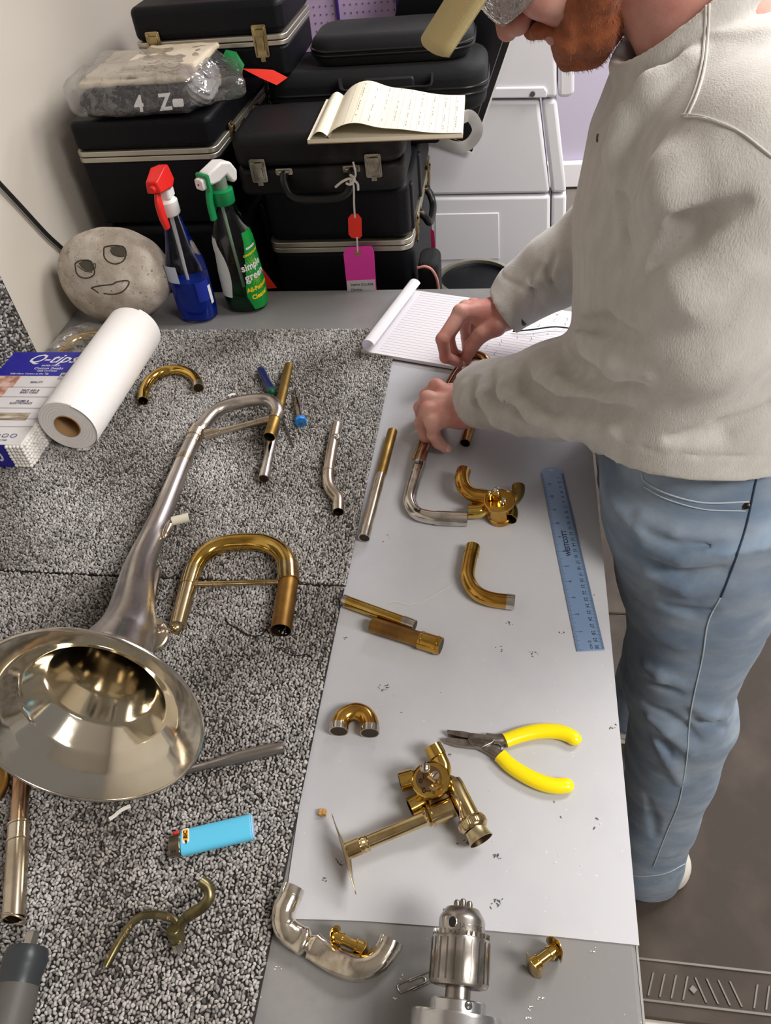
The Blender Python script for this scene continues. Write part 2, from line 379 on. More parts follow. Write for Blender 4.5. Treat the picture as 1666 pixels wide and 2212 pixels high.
# floor mats
mat_m = mat('rubber_mat', lin(62, 54, 48), .62, 0, lin(82, 73, 65), 7, 5, .45, .75, bump=.25, bs=160, spec=.22)
mat_hi = mat('rubber_ridge', lin(104, 97, 89), .4)
def floormat(label, y0, y1, ridges):
    t = Thing('floor_mat', label, 'mat', (.7, (y0+y1)/2, 0), 'rubber anti-fatigue mats on the floor')
    t.part('mat_body', G().prism(rrect(1.75, y1-y0, .03), (.555, (y0+y1)/2, 0), (1, 0, 0), (0, 1, 0), (0, 0, .012)), mat_m, bevel=.004)
    if ridges:
        g = G()
        for yy in (.378+.012, .458): g.box((.78, yy, .0135), (1.25, .005, .004))
        t.part('edge_ridge', g, mat_hi, bevel=.001)
        first = None
        for i in range(40):
            x = .30+.0205*i
            if i % 9 == 4:
                g = G().prism([(.008, 0), (0, .008), (-.008, 0), (0, -.008)], (x, .416, .012), (1, 0, 0), (0, 1, 0), (0, 0, .004)); t.part('raised_diamond', g, mat_hi, bevel=.001)
            else:
                s = 1 if i % 9 < 4 else -1
                g = G().prism([(-.002, -.0), (.002, 0), (.002+.014*s, .04), (-.002+.014*s, .04)], (x, .397, .012), (1, 0, 0), (0, 1, 0), (0, 0, .003))
                t.part('raised_bar', g, mat_hi, bevel=.0008)
floormat('dark brown rubber mat with ridged border under the near foot of the man', .362, 1.276, True)
floormat('dark brown rubber mat farther back beyond the thin seam', 1.282, 2.0, False)
# ================================================================== BENCH TOP
table_m = mat('grey_laminate', lin(128, 127, 127), .3, 0, spec=.5, smudge=[(lin(148, 146, 143), 7, .5, .8, 6), (lin(190, 188, 185), 300, .72, .76, 2)])
t = Thing('workbench', 'grey laminate topped workbench that carries all the horn parts', 'workbench', (-.37, .4, 0))
top = t.part('worktop', G().box2((-.868, -.9, TZ-.032), (.130, 1.36, TZ)), table_m, bevel=.004)
t.part('edge_band', G().box2((.1301, -.9, TZ-.030), (.132, 1.36, TZ-.003)), mat('edge_band', lin(150, 148, 146), .4), parent=None)
legm = mat('bench_leg_paint', lin(60, 60, 62), .5)
for (x, y) in ((-.8, 1.25), (.0, 1.25), (-.8, -.8), (.0, -.8)): t.part('leg', G().box((x, y, (TZ-.032)/2), (.06, .06, TZ-.032)), legm, bevel=.004)
t.part('apron', G().box2((-.84, 1.28, TZ-.12), (.06, 1.30, TZ-.032)), legm)
# translucent grey sheet
sheet_m = mat('frosted_sheet', lin(188, 189, 194), .38, 0, spec=.45, smudge=[(lin(178, 179, 186), 5, .45, .8, 5), (lin(150, 150, 154), 26, .66, .85, 8), (lin(120, 120, 122), 60, .72, .86, 8), (lin(220, 220, 222), 240, .72, .78, 2)])
q = [at(612, 1985, TZ), at(780, 1990, TZ), at(1000, 2006, TZ), at(1200, 2024, TZ), at(1381, 2043, TZ), A(.1335, .35, TZ), A(.1345, .6, TZ), A(.134, .9, TZ), A(.128, 1.16, TZ), A(-.20, 1.17, TZ), A(-.21, .6, TZ)]
g = G().prism([(p[0], p[1]) for p in q], (0, 0, TZ+.0002), (1, 0, 0), (0, 1, 0), (0, 0, .0012))
solo('frosted_sheet', 'pale grey frosted plastic sheet laid over the right side of the bench', 'sheet', g, sheet_m, (0, .6, TZ))
ST = TZ+.0016
# ================================================================== CARPET TILES
pile_m = mat('carpet_pile', (1, 1, 1, 1), .9, attr='tuft')
back_m = mat('carpet_backing', lin(46, 42, 40), .95)
nr = np.random.default_rng(3)
def pile(O, ux, uy, W, H, sp, rad, hgt, seed, dark=0.0, ymin=0.0):
    r = np.random.default_rng(seed); ux, uy = A(*ux), A(*uy); uz = np.cross(ux, uy); O = A(*O)
    a, b = np.meshgrid(np.arange(sp/2, W, sp), np.arange(ymin+sp/2, H, sp), indexing='ij'); a = a.ravel(); b = b.ravel(); N = len(a)
    b = b+(np.round(a/sp-.5)%2)*sp*.5; a = np.clip(a+r.uniform(-.33, .33, N)*sp, 0, W-.0012); b = b+r.uniform(-.33, .33, N)*sp; b = np.clip(b, ymin, H-.0012)
    R = rad*r.uniform(.75, 1.2, N); el = r.uniform(1, 1.55, N); th = r.uniform(0, PI, N); hh = hgt*r.uniform(.45, 1.15, N)
    tx, ty = r.normal(0, .35, N)*rad, r.normal(0, .35, N)*rad
    V = np.empty((N, 11, 3)); k = np.arange(5)*2*PI/5
    for lvl, (f, hz, sh) in enumerate(((1.0, .1, 0), (.86, .72, .7))):
        cx = np.cos(k)[None]*R[:, None]*el[:, None]*f; cy = np.sin(k)[None]*R[:, None]/el[:, None]*f
        x = cx*np.cos(th)[:, None]-cy*np.sin(th)[:, None]+a[:, None]+tx[:, None]*sh; y = cx*np.sin(th)[:, None]+cy*np.cos(th)[:, None]+b[:, None]+ty[:, None]*sh
        V[:, lvl*5:lvl*5+5, :] = O+x[..., None]*ux+y[..., None]*uy+(hh*hz)[:, None, None]*uz
    V[:, 10, :] = O+(a+tx)[:, None]*ux+(b+ty)[:, None]*uy+hh[:, None]*uz
    base = (np.arange(N)*11)[:, None, None]
    q = np.array([[i, (i+1) % 5, 5+(i+1) % 5, 5+i] for i in range(5)])[None]+base; tr = np.array([[5+i, 5+(i+1) % 5, 10] for i in range(5)])[None]+base
    # tuft colours: light and dark yarn in wandering streaks
    s = np.sin(a*23+2.5*np.sin(b*9+seed)+seed)+np.sin(b*17+a*31+1.7*np.sin(a*14))*.8+np.sin(b*41-a*19)*.5
    pl = .94+.05*s-dark; L = np.where(r.uniform(0, 1, N) < pl, r.uniform(.20, .50, N), r.uniform(.06, .15, N)); L *= (1+.13*s)
    w_ = np.clip(.5-.4*s, 0, 1); c = np.stack([L, L*(.965-.03*w_), L*(.945-.07*w_), np.ones(N)], 1)
    return V.reshape(-1, 3), [q.reshape(-1, 4), tr.reshape(-1, 3)], np.repeat(c, 11, axis=0)
def carpet(label, O, ux, uy, W, H, seed, sp=.0034, rad=.00185, hgt=.0042, dark=0.0, ymin=0.0, th=.004):
    ux, uy, O = A(*ux), A(*uy), A(*O); uz = np.cross(ux, uy)
    t = Thing('carpet_tile', label, 'carpet tile', O+ux*W/2+uy*H/2)
    t.part('backing', G().prism([(0, 0), (W, 0), (W, H), (0, H)], O, ux, uy, uz*th), back_m)
    V, Fs, c = pile(O+uz*(th-.0004), ux, uy, W, H, sp, rad, hgt, seed, dark, ymin)
    o = t.part('pile', (V, Fs), pile_m, sharp=0, kind='stuff')
    at_ = o.data.color_attributes.new('tuft', 'FLOAT_COLOR', 'POINT'); at_.data.foreach_set('color', c.astype(np.float32).ravel())
carpet('near grey loop pile carpet tile under the horn bell', (-.805, -.012, TZ), (1, 0, 0), (0, 1, 0), .613, .608, 5, dark=.02, ymin=.07)
carpet('far grey loop pile carpet tile beneath the paper towel roll', (-.805, .5995, TZ), (1, 0, 0), (0, 1, 0), .614, .606, 11, dark=.07)
carpet('dark carpet tile standing upright against the white wall', (-.868, .50, TZ+.002), (0, 1, 0), (0, 0, 1), .615, .61, 21, sp=.006, rad=.003, dark=.42)
CT = TZ+.0065   # top of the pile
# ================================================================== CASES
def rot_frame(o, ang):
    o.rotation_euler = (0, 0, ang)
def latch(t, P, nx, up_, w, h, m, par=None):
    """P centre on the face, nx outward normal"""
    P, nx, up_ = A(*P), A(*nx), A(*up_); sx = np.cross(up_, nx)
    g = G().prism(rrect(w, h, w*.12, 2), P, sx, up_, nx*.0022)
    lt = t.part('latch', g, m, parent=par, bevel=.0006)
    g = G().prism(rrect(w*.5, h*.62, w*.06, 2), P+up_*h*.05+nx*.0022, sx, up_, nx*.003)
    g.prism(rrect(w*.7, h*.2, w*.05, 2), P+up_*h*.26+nx*.0022, sx, up_, nx*.0045)
    g.prism(rrect(w*.34, h*.2, w*.05, 2), P-up_*h*.53+nx*.0005, sx, up_, nx*.003)
    for sgn in (-1, 1): g.tube([P+sx*sgn*w*.36-up_*h*.42+nx*.003, P+sx*sgn*w*.36+up_*h*.42+nx*.003], .0013, 8)
    t.part('hasp', g, m, parent=lt, bevel=.0004)
def handle(t, P, nx, up_, span, drop, m, mm, thick=.0085):
    P, nx, up_ = A(*P), A(*nx), A(*up_); sx = np.cross(up_, nx)
    pts = [P-sx*span/2, P-sx*span/2+nx*.012-up_*drop*.35, P-sx*span*.38+nx*.02-up_*drop*.9, P+nx*.022-up_*drop, P+sx*span*.38+nx*.02-up_*drop*.9, P+sx*span/2+nx*.012-up_*drop*.35, P+sx*span/2]
    t.part('handle', G().tube(spline(pts, 5), [thick*.6]+[thick*.95]*(len(spline(pts, 5))-2)+[thick*.6], 12), m)
    for sgn in (-1, 1):
        g = G().prism(rrect(.032, .012, .003, 2), P+sx*sgn*span/2, sx, up_, nx*.003); g.tube([P+sx*sgn*span/2-sx*.01+nx*.004, P+sx*sgn*span/2+sx*.01+nx*.004], .003, 8)
        t.part('handle_bracket', g, mm, bevel=.0005)
def hard_case(label, x0, x1, y0, y1, z0, zt, z1, trim=.016, shell=case_blk, lm=gold_latch, rad=.018, yaw=0, latches=(), trimm=trim_m, bev=.012, hnd=None, group=None):
    cx, cy = (x0+x1)/2, (y0+y1)/2; W, D = x1-x0, y1-y0
    t = Thing('instrument_case', label, 'case', (cx, cy, z0), group)
    E3 = ((1, 0, 0), (0, 1, 0))
    t.part('case_body', G().prism(rrect(W, D, rad), (cx, cy, z0), *E3, (0, 0, zt-trim/2-z0)), shell, bevel=bev*.5, bseg=3)
    if trim:
        for k, (a, b) in enumerate(((zt-trim/2, zt-.0008), (zt+.0008, zt+trim/2))):
            t.part('valance_rail', G().prism(rrect(W+.005, D+.005, rad+.002), (cx, cy, a), *E3, (0, 0, b-a)), trimm, bevel=.0012)
    else: trim = .0015
    t.part('lid', G().prism(rrect(W, D, rad), (cx, cy, zt+trim/2), *E3, (0, 0, z1-zt-trim/2)), shell, bevel=bev, bseg=4)
    for (fx, face, w, h) in latches:
        if face == 'f': P, n_ = (x0+W*fx, y0-.0025, zt), (0, -1, 0)
        else: P, n_ = (x1+.0025, y0+D*fx, zt), (1, 0, 0)
        latch(t, P, n_, (0, 0, 1), w, h, lm)
    if hnd:
        fx, face, span, drop = hnd
        P, n_ = ((x0+W*fx, y0, zt-.004), (0, -1, 0)) if face == 'f' else ((x1, y0+D*fx, zt-.004), (1, 0, 0))
        handle(t, P, n_, (0, 0, 1), span, drop, blk_plastic, lm)
    t.o.rotation_euler = (0, 0, yaw)
    return t
# low rack behind the bench that carries the stack
t = Thing('storage_rack', 'black low rack behind the bench under the stacked cases', 'rack', (-.38, 1.6, 0))
t.part('shelf_board', G().box2((-.865, 1.385, .66), (.12, 1.84, .69)), blk_rub)
for (x, y) in ((-.84, 1.41), (-.84, 1.81), (.09, 1.41), (.09, 1.81)): t.part('leg', G().box2((x-.015, y-.015, 0), (x+.015, y+.015, .66)), blk_rub)
# lower cases
hard_case('black case at the very bottom of the left stack', -.803, -.50, 1.40, 1.80, .69, .86, 1.045, trim=0, bev=.02)
hard_case('large black silver-banded case under the plastic bag of clothes', -.806, -.530, 1.40, 1.84, 1.048, 1.178, 1.240, trim=.020, rad=.016, bev=.010, yaw=-.02, latches=((.22, 's', .022, .045), (.82, 's', .022, .045)), hnd=(.5, 's', .10, .03))
t = hard_case('black silver-banded case on top of the left stack with two brassy latches', -.722, -.425, 1.602, 1.84, 1.243, 1.306, 1.372, trim=.018, rad=.016, bev=.012, latches=((.13, 'f', .028, .055), (.84, 'f', .028, .055)))
t.part('lid_plate', G().prism(rrect(.22, .16, .008), (-.56, 1.75, 1.372), (1, 0, 0), (0, 1, 0), (0, 0, .004)), blk_plastic, bevel=.002)
for xx in (-.665, -.575): t.part('handle_bracket', G().box((xx, 1.594, 1.294), (.016, .010, .020)), blk_plastic, bevel=.002)
big = hard_case('large black case with silver band below the worn case and tags', -.472, -.186, 1.415, 1.86, .69, .984, 1.100, trim=.022, rad=.022, bev=.016, latches=((.18, 's', .024, .05), (.80, 's', .024, .05)), hnd=(.5, 's', .12, .035))
for yy in (1.45, 1.60): big.part('rib', G().box2((-.188, yy, 1.0), (-.181, yy+.02, 1.088)), blk_rub, bevel=.002)
hard_case('worn dusty black case lying on the large one with nickel latches and curved handle', -.503, -.190, 1.385, 1.574, 1.102, 1.150, 1.207, trim=0, shell=case_old, lm=nick_latch, rad=.03, bev=.014, latches=((.15, 'f', .030, .042), (.83, 'f', .030, .042)), hnd=(.50, 'f', .125, .045), yaw=.02)
# slim case standing right of the large one
t = Thing('small_case', 'small black zip case with light piping right of the large silver-banded case', 'case', (-.165, 1.5, .69))
t.part('case_body', G().prism(rrect(.044, .085, .018), (-.156, 1.460, .69), (1, 0, 0), (0, 1, 0), (0, 0, .250)), case_fab, bevel=.014, bseg=4)
pp = [A(-.176, 1.416, .935), A(-.158, 1.414, .938), A(-.144, 1.416, .925), A(-.136, 1.420, .89), A(-.136, 1.420, .80)]
t.part('piping', G().tube(spline(pp, 5), .0028, 8), mat('salmon_piping', lin(220, 150, 140), .6))
# upright black case behind bottles
hard_case('black case wedged between the two stacks behind the green bottle', -.4935, -.4775, 1.45, 1.78, .69, .95, 1.06, trim=0, bev=.004, rad=.006)
# soft cases
def soft_case(label, x0, x1, y0, y1, z0, z1, rad):
    cx, cy = (x0+x1)/2, (y0+y1)/2
    t = Thing('soft_case', label, 'case', (cx, cy, z0))
    t.part('case_body', G().prism(rrect(x1-x0, y1-y0, rad, 8), (cx, cy, z0), (1, 0, 0), (0, 1, 0), (0, 0, z1-z0)), case_fab, bevel=.022, bseg=5)
    for zz in (z0+(z1-z0)*.42, z0+(z1-z0)*.56):
        P = [A(cx+p[0], cy+p[1], zz) for p in rrect(x1-x0+.002, y1-y0+.002, rad, 8)]; P.append(P[0])
        t.part('zipper', G().tube(P, .0026, 8), blk_plastic)
    return t
t = soft_case('wide black nylon soft case directly behind the open notebook', -.490, -.048, 1.616, 1.80, 1.155, 1.240, .05)
g = G()
for s in (-1, 1): g.tube(spline([(-.24+s*.09, 1.603, 1.235), (-.24+s*.085, 1.598, 1.215), (-.24+s*.055, 1.596, 1.214), (-.24, 1.596, 1.212)], 5), .009, 8, sx=.3, sy=1.6)
t.part('carry_strap', g, case_fab)
t.part('grip', G().prism(rrect(.10, .035, .006), (-.235, 1.610, 1.214), (1, 0, 0), (0, 0, 1), (0, -.010, 0)), blk_rub, bevel=.003)
soft_case('rounded black soft case on top of the wide nylon case', -.395, -.075, 1.64, 1.80, 1.2415, 1.294, .05)
# black support behind the notebook
hard_case('black case standing behind the worn case under the soft cases', -.47, -.12, 1.615, 1.80, 1.102, 1.125, 1.153, trim=0, bev=.01)
# black folded stand desk leaning
plate_m = mat('black_gloss_board', lin(16, 16, 18), .25)
c = [aty(945, -60, 1.83), aty(1020, 328, 1.70), aty(1125, 30, 1.76), aty(1080, -60, 1.83), aty(880, 262, 1.74)]
P0, P1, P2 = aty(1020, 328, 1.86), aty(1112, 60, 1.86), aty(916, 0, 1.86)
P0 = aty(1020, 328, 1.872); uy_ = nrm(aty(1112, 60, 1.872)-P0); ux_ = nrm(aty(940, 290, 1.872)-P0); ux_ = nrm(ux_-uy_*(ux_@uy_))
nz_ = nrm(np.cross(ux_, uy_)); nz_ = nz_ if nz_[1] < 0 else -nz_
t = Thing('black_board', 'tall black rectangular board with a fine pale line leaning against the white machine', 'board', P0)
t.part('panel', G().prism([(0, 0), (.25, 0), (.25, .42), (0, .42)], P0, ux_, uy_, -nz_*.006), plate_m)
t.part('white_edge', merge(*[G().prism(q, P0+nz_*0, ux_, uy_, -nz_*.0062) for q in ([(-.004, -.004), (0, -.004), (0, .424), (-.004, .424)], [(0, -.004), (.254, -.004), (.254, 0), (0, 0)])]), white_pl2)
gl = G()
for q in ([(.014, .014), (.0155, .014), (.0155, .40), (.014, .40)], [(.014, .014), (.23, .014), (.23, .0155), (.014, .0155)]): gl.prism(q, P0+nz_*.0003, ux_, uy_, nz_*.0003)
t.part('fine_line', gl, mat('grey_line', lin(120, 120, 120), .5))
# clear plastic strap hanging at the notebook
pp = spline([aty(985, 262, 1.60), aty(1015, 250, 1.61), aty(1032, 280, 1.6), aty(1015, 310, 1.6), aty(985, 318, 1.6), aty(940, 300, 1.62)], 6)
solo('plastic_band', 'shiny clear plastic band curling out behind the open notebook', 'band', G().tube(pp, .011, 10, sx=1.0, sy=.07, up0=(0, .3, 1)), mat('milky_plastic', lin(205, 203, 200), .2, trans=.5), pp[0])
# ---------- white machine
my = 1.90
t = Thing('white_machine', 'tall white appliance with panel seams beside the stacked cases', 'machine', (0, my+.2, 0))
def quad_box(pts, y0, y1, inset=0):
    P = [aty(u, v, y0) for (u, v) in pts]; return P
def slab(name, pts, y, depth, bev=.006, m=white_plastic):
    depth = min(depth, .11); P = [aty(u, v, y) for (u, v) in pts]; g = G(); V = P+[p+A(0, depth, 0) for p in P]; n = len(P)
    g.add(V, [tuple(range(n))[::-1], tuple(range(n, 2*n))]+[(i, (i+1) % n, n+(i+1) % n, n+i) for i in range(n)]); return t.part(name, g, m, bevel=bev, bseg=3)
slab('lower_panel', [(850, 428), (1189, 423), (1186, 760), (850, 760)], my, .30, .008)
slab('side_panel', [(1192, 423), (1224, 421), (1216, 760), (1188, 760)], my+.004, .30, .008)
slab('middle_panel', [(850, 219), (1165, 217), (1188, 418), (850, 424)], my, .30, .008)
slab('side_panel', [(1170, 217), (1203, 216), (1224, 417), (1192, 418)], my+.004, .30, .008)
slab('upper_panel', [(868, -120), (1198, -120), (1203, 212), (856, 214)], my-.004, .30, .008)
slab('side_panel', [(1205, -120), (1243, -120), (1241, 205), (1226, 212), (1206, 212)], my+.006, .28, .008)
slab('strip_panel', [(960, 192), (1176, 188), (1183, 198), (1181, 212), (960, 214)], my-.009, .01, .003)
slab('recess_frame', [(940, 463), (1078, 460), (1079, 560), (940, 563)], my-.0025, .01, .002)
P = aty(1151, 203, my-.010); t.part('key_lock', G().lathe([(.0001, .004), (.005, .004), (.006, 0)], P, (0, -1, 0), 14), steel_dark)
t.part('base_plinth', G().box2((-.30, my+.02, 0), (.10, my+.11, .3)), white_plastic)
# pegboard
t = Thing('pegboard', 'lilac pegboard panel on the back wall behind the soft cases', 'pegboard', (-.42, 2.04, 1.3))
peg_m = mat('lilac_pegboard', lin(196, 172, 208), .6); pp_m = mat('purple_strip', lin(58, 36, 110), .5)
t.part('board', G().box2((-.75, 2.035, 1.12), (-.235, 2.05, 1.9)), peg_m)
ph = mat('peg_hole', lin(120, 96, 140), .8); gh = G()
for i in range(26):
    for j in range(12): gh.box((-.62+i*.0145, 2.0348, 1.17+j*.0165), (.0035, .001, .0035))
t.part('peg_holes', gh, ph, kind='stuff')
for u in (727, 861):
    a = aty(u, 0, 2.03); t.part('purple_strip', G().box2((a[0]-.006 if u > 800 else a[0]-.003, 2.026, 1.12), (a[0]+.006 if u > 800 else a[0]+.003, 2.036, 1.9)), pp_m)
# drum-like round case
t = Thing('round_case', 'round black case with a silver rim just beyond the bench edge', 'case', (-.068, 1.592, .69))
P = A(-.068, 1.592, .70)
t.part('case_body', G().lathe([(.084, -.01), (.084, .112), (.078, .114), (.074, .108), (.0001, .110)], P, (0, 0, 1), 48), case_blk)
t.part('silver_rim', G().lathe([(.084, .098), (.0885, .100), (.089, .114), (.0875, .1195), (.078, .1200), (.077, .112), (.084, .098)], P, (0, 0, 1), 48), trim_m)
solo('crumpled_bag', 'crumpled clear plastic bag beside the round black case', 'bag', nets(lambda Q: ell(Q, (.075, 1.53, .76), (.06, .045, .055))+.010*wav(Q, 90, 1)+.006*wav(Q, 170, 4), (-.01, 1.46, .692), (.16, 1.60, .84), .003), film_mat('thin_plastic_film', lin(225, 225, 230), .3), (.06, 1.62, .69), sharp=0)
# cards tucked among the cases
def card(name, label, pts, y, m, cat='card', th=.0008):
    P = [aty(u, v, yy) for (u, v, yy) in pts]; c0 = sum(P)/len(P); n_ = nrm(np.cross(P[1]-P[0], P[2]-P[0])); g = G(); k = len(P)
    g.add(P+[p+n_*th for p in P], [tuple(range(k))[::-1], tuple(range(k, 2*k))]+[(i, (i+1) % k, k+(i+1) % k, k+i) for i in range(k)])
    return solo(name, label, cat, g, m, c0, sharp=20)
card('green_card', 'green card tag poking out under the top left case', [(488, 107, 1.575), (510, 112, 1.575), (528, 140, 1.57), (522, 160, 1.56), (478, 128, 1.57)], 0, green_card, 'tag')
card('red_card', 'bright red card tag under the top left case', [(525, 149, 1.585), (560, 150, 1.585), (590, 152, 1.59), (621, 168, 1.59), (598, 184, 1.58), (562, 168, 1.58)], 0, red_card, 'tag')
card('red_card', 'red card low behind the green spray bottle', [(567, 580, 1.385), (598, 622, 1.385), (560, 625, 1.385), (548, 605, 1.385)], 0, red_card, 'tag')
card('magenta_card', 'dark magenta card beside the round case', [(930, 492, 1.50), (938, 500, 1.50), (942, 560, 1.50), (941, 582, 1.50), (933, 560, 1.50)], 0, mat('magenta_card', lin(176, 20, 80), .6), 'tag')
# tags on string hanging from the worn case handle
Yt = 1.355
t = Thing('hanging_tags', 'neon red and pink tags on white string tied to the worn case handle', 'tag', aty(765, 350, Yt))
pp = spline([aty(763, 350, 1.37), aty(766, 362, 1.365), aty(768, 380, 1.36), aty(757, 392, Yt), aty(764, 400, Yt), aty(765, 440, Yt), aty(767, 470, Yt)], 6)
t.part('string', merge(G().tube(pp, .0018, 8), G().tube(spline([aty(725, 404, 1.362), aty(740, 392, 1.355), aty(757, 386, Yt), aty(772, 396, 1.352), aty(774, 410, 1.358)], 5), .0022, 8), G().tube(spline([aty(757, 378, 1.36), aty(766, 386, 1.35), aty(758, 398, 1.352), aty(748, 396, 1.355)], 5), .0022, 8), G().tube([aty(771, 512, Yt), aty(772, 528, Yt), aty(773, 546, Yt)], .0016, 8)), string_w)
def tagshape(name, pts, m, y):
    P = [aty(u, v, y) for (u, v) in pts]; k = len(P); return t.part(name, G().add(P+[p+A(0, .0012, 0) for p in P], [tuple(range(k))[::-1], tuple(range(k, 2*k))]+[(i, (i+1) % k, k+(i+1) % k, k+i) for i in range(k)]), m, sharp=20)
tagshape('red_tag', [(759, 463), (773, 462), (781, 472), (782, 510), (776, 516), (760, 514), (753, 506), (752, 472)], red_card, Yt)
tagshape('pink_tag', [(750, 534), (802, 532), (808, 545), (814, 640), (752, 642), (742, 548)], pink_card, Yt)
tagshape('white_label', [(749, 607), (810, 604), (812, 632), (751, 635)], paper, Yt-.0006)
t.part('eyelet', G().lathe([(.0018, 0), (.0055, 0), (.0058, .0012), (.0018, .0014), (.0018, 0)], aty(773, 547, Yt), (0, -1, 0), 18), cardb)
g = text_geo('Jupiter JCL-RSR', .0072, aty(758, 615, Yt-.001), (1, 0, 0), (0, 0, 1), align='LEFT', depth=.0002); g2 = text_geo('Clarinet', .0072, aty(758, 626, Yt-.001), (1, 0, 0), (0, 0, 1), align='LEFT', depth=.0002)
t.part('label_text', merge(g, g2), black_ink)
# open ruled notebook resting on the worn case
Z0 = 1.211
a, b, c, d = at(665, 310, Z0), at(1000, 297, Z0), at(1005, 215, Z0), at(706, 222, Z0)
t = Thing('notebook', 'open cream ruled notebook with a curled page on the worn black case', 'notebook', (a+b)/2)
def bil(s, w): return a*(1-s)*(1-w)+b*s*(1-w)+c*s*w+d*(1-s)*w
P = [bil(0, 0), bil(1, 0), bil(1, 1), bil(0, 1)]
g = G().add(P+[p+A(0, 0, .006) for p in P], [(3, 2, 1, 0), (4, 5, 6, 7), (0, 1, 5, 4), (1, 2, 6, 5), (2, 3, 7, 6), (3, 0, 4, 7)]); t.part('page_block', g, cream, smooth=False)
t.part('cover', G().add([p+A(0, 0, -.0015) for p in P]+[p-A(0, 0, .0002) for p in P], [(3, 2, 1, 0), (4, 5, 6, 7), (0, 1, 5, 4), (1, 2, 6, 5), (2, 3, 7, 6), (3, 0, 4, 7)]), cardb, smooth=False)
def curl(s, w):     # curled page profile: springs from s=.13, bulges, lies flat at the end
    q = .13+.87*s; h = .006+(.021*math.exp(-((s-.20)/.16)**2)+.011*math.exp(-((s-.48)/.24)**2))*(.95+.25*w)*(1 if s > .0 else 0)*(1-math.exp(-s*22)); return bil(q, w)+A(-.01*math.exp(-((s-.1)/.1)**2), 0, h+.0008)
n_, m_ = 40, 8; V = [curl(i/n_, j/m_) for i in range(n_+1) for j in range(m_+1)]
t.part('curled_page', G().add(V+[p+A(0, 0, .0006) for p in V], [(i*(m_+1)+j, i*(m_+1)+j+1, (i+1)*(m_+1)+j+1, (i+1)*(m_+1)+j) for i in range(n_) for j in range(m_)]+[tuple(len(V)+k for k in (i*(m_+1)+j, (i+1)*(m_+1)+j, (i+1)*(m_+1)+j+1, i*(m_+1)+j+1)) for i in range(n_) for j in range(m_)]), cream)
V = [bil(.02+.13*i/10, j/4)+A(0, 0, .0065+.012*math.sin(PI*i/10)) for i in range(11) for j in range(5)]
t.part('left_page', G().add(V, [(i*5+j, i*5+j+1, (i+1)*5+j+1, (i+1)*5+j) for i in range(10) for j in range(4)]), cream)
g = G(); g3 = G()
for k in range(1, 19):
    s = .12+.86*k/19; p = [curl(s, w_)+A(0, 0, .0009) for w_ in (.02, .3, .6, .98)]
    g.tube(p, .00035, 4)
    rr = random.Random(k)
    w_ = .08
    while w_ < .93 and k % 2 == 0:
        l = rr.uniform(.02, .06)
        if rr.random() < .62: g3.tube([curl(s+.01, w_)+A(0, 0, .001), curl(s+.016, w_+l*.5)+A(0, 0, .001), curl(s+.008, w_+l)+A(0, 0, .001)], .0006, 4)
        w_ += l+.02
t.part('ruled_lines', g, mat('ruling', lin(200, 196, 190), .9), kind='stuff'); t.part('handwriting', g3, mat('pencil', lin(186, 180, 168), .9), kind='stuff')
# plastic bag with folded clothes on the large left case
cb = A(-.66, 1.50, 1.27)
cloth_w = mat('off_white_cloth', lin(206, 192, 172), .9, bump=.3, bs=150); cloth_k = mat('black_cloth', lin(24, 24, 30), .85, bump=.3, bs=200); cloth_g = mat('grey_cloth', lin(150, 148, 148), .9, bump=.3, bs=200)
t = Thing('clothing_bag', 'clear plastic bag of folded clothes on the large silver-banded case', 'bag', (cb[0], cb[1], 1.24))
ns_ = lambda Q: .0022*wav(Q, 45, 2)+.0012*wav(Q, 150, 5)
def rbx(P, c, b, r, ang=0):
    q = P-A(*c); ca, sa_ = math.cos(ang), math.sin(ang); q = np.stack([q[:, 0]*ca+q[:, 1]*sa_, -q[:, 0]*sa_+q[:, 1]*ca, q[:, 2]], 1); q = np.abs(q)-(A(*b)-r)
    return np.linalg.norm(np.maximum(q, 0), axis=1)+np.minimum(q.max(axis=1), 0)-r
t.part('white_garment', nets(lambda Q: smin(smin(rbx(Q, (-.672, 1.512, 1.292), (.108, .082, .006), .005, .06), rbx(Q, (-.660, 1.515, 1.301), (.105, .078, .005), .0045, .02), .002), rbx(Q, (-.62, 1.515, 1.309), (.07, .07, .006), .005, -.05), .006)+ns_(Q), (-.82, 1.41, 1.27), (-.5, 1.65, 1.33), .003), cloth_w, sharp=0)
t.part('black_garment', nets(lambda Q: smin(rbx(Q, (-.678, 1.495, 1.270), (.102, .082, .013), .012, .03), rbx(Q, (-.67, 1.488, 1.254), (.098, .082, .010), .009, .0), .003)+ns_(Q), (-.82, 1.39, 1.235), (-.5, 1.62, 1.30), .003), cloth_k, sharp=0)
t.part('grey_garment', nets(lambda Q: rbx(Q, (-.565, 1.50, 1.266), (.022, .07, .022), .018, .1)+.0035*np.sin(Q[:, 0]*420+Q[:, 2]*500)*.6+ns_(Q), (-.62, 1.40, 1.235), (-.52, 1.60, 1.30), .0022), cloth_g, sharp=0)
g = merge(text_geo('Z', .034, aty(357, 222, 1.402), (1, 0, .05), (0, .3, 1), bold=.0012, depth=.001), text_geo('4', .034, aty(300, 226, 1.402), (1, 0, .05), (0, .3, 1), bold=.001, depth=.001))
g.prism(rrect(.02, .012, .003), aty(385, 222, 1.402), (1, 0, 0), (0, .3, 1), (0, -.001, 0))
t.part('garment_print', g, white_ink)
film = film_mat('bag_film', lin(232, 230, 228))
bagf = lambda Q: smin(rbx(Q, (-.668, 1.478, 1.280), (.122, .098, .036), .026), rbx(Q, (-.54, 1.50, 1.268), (.05, .07, .018), .014, .3), .03)+.004*wav(Q, 42, 3)+.003*np.abs(wav(Q*A(1, .5, 1.5), 90, 7))
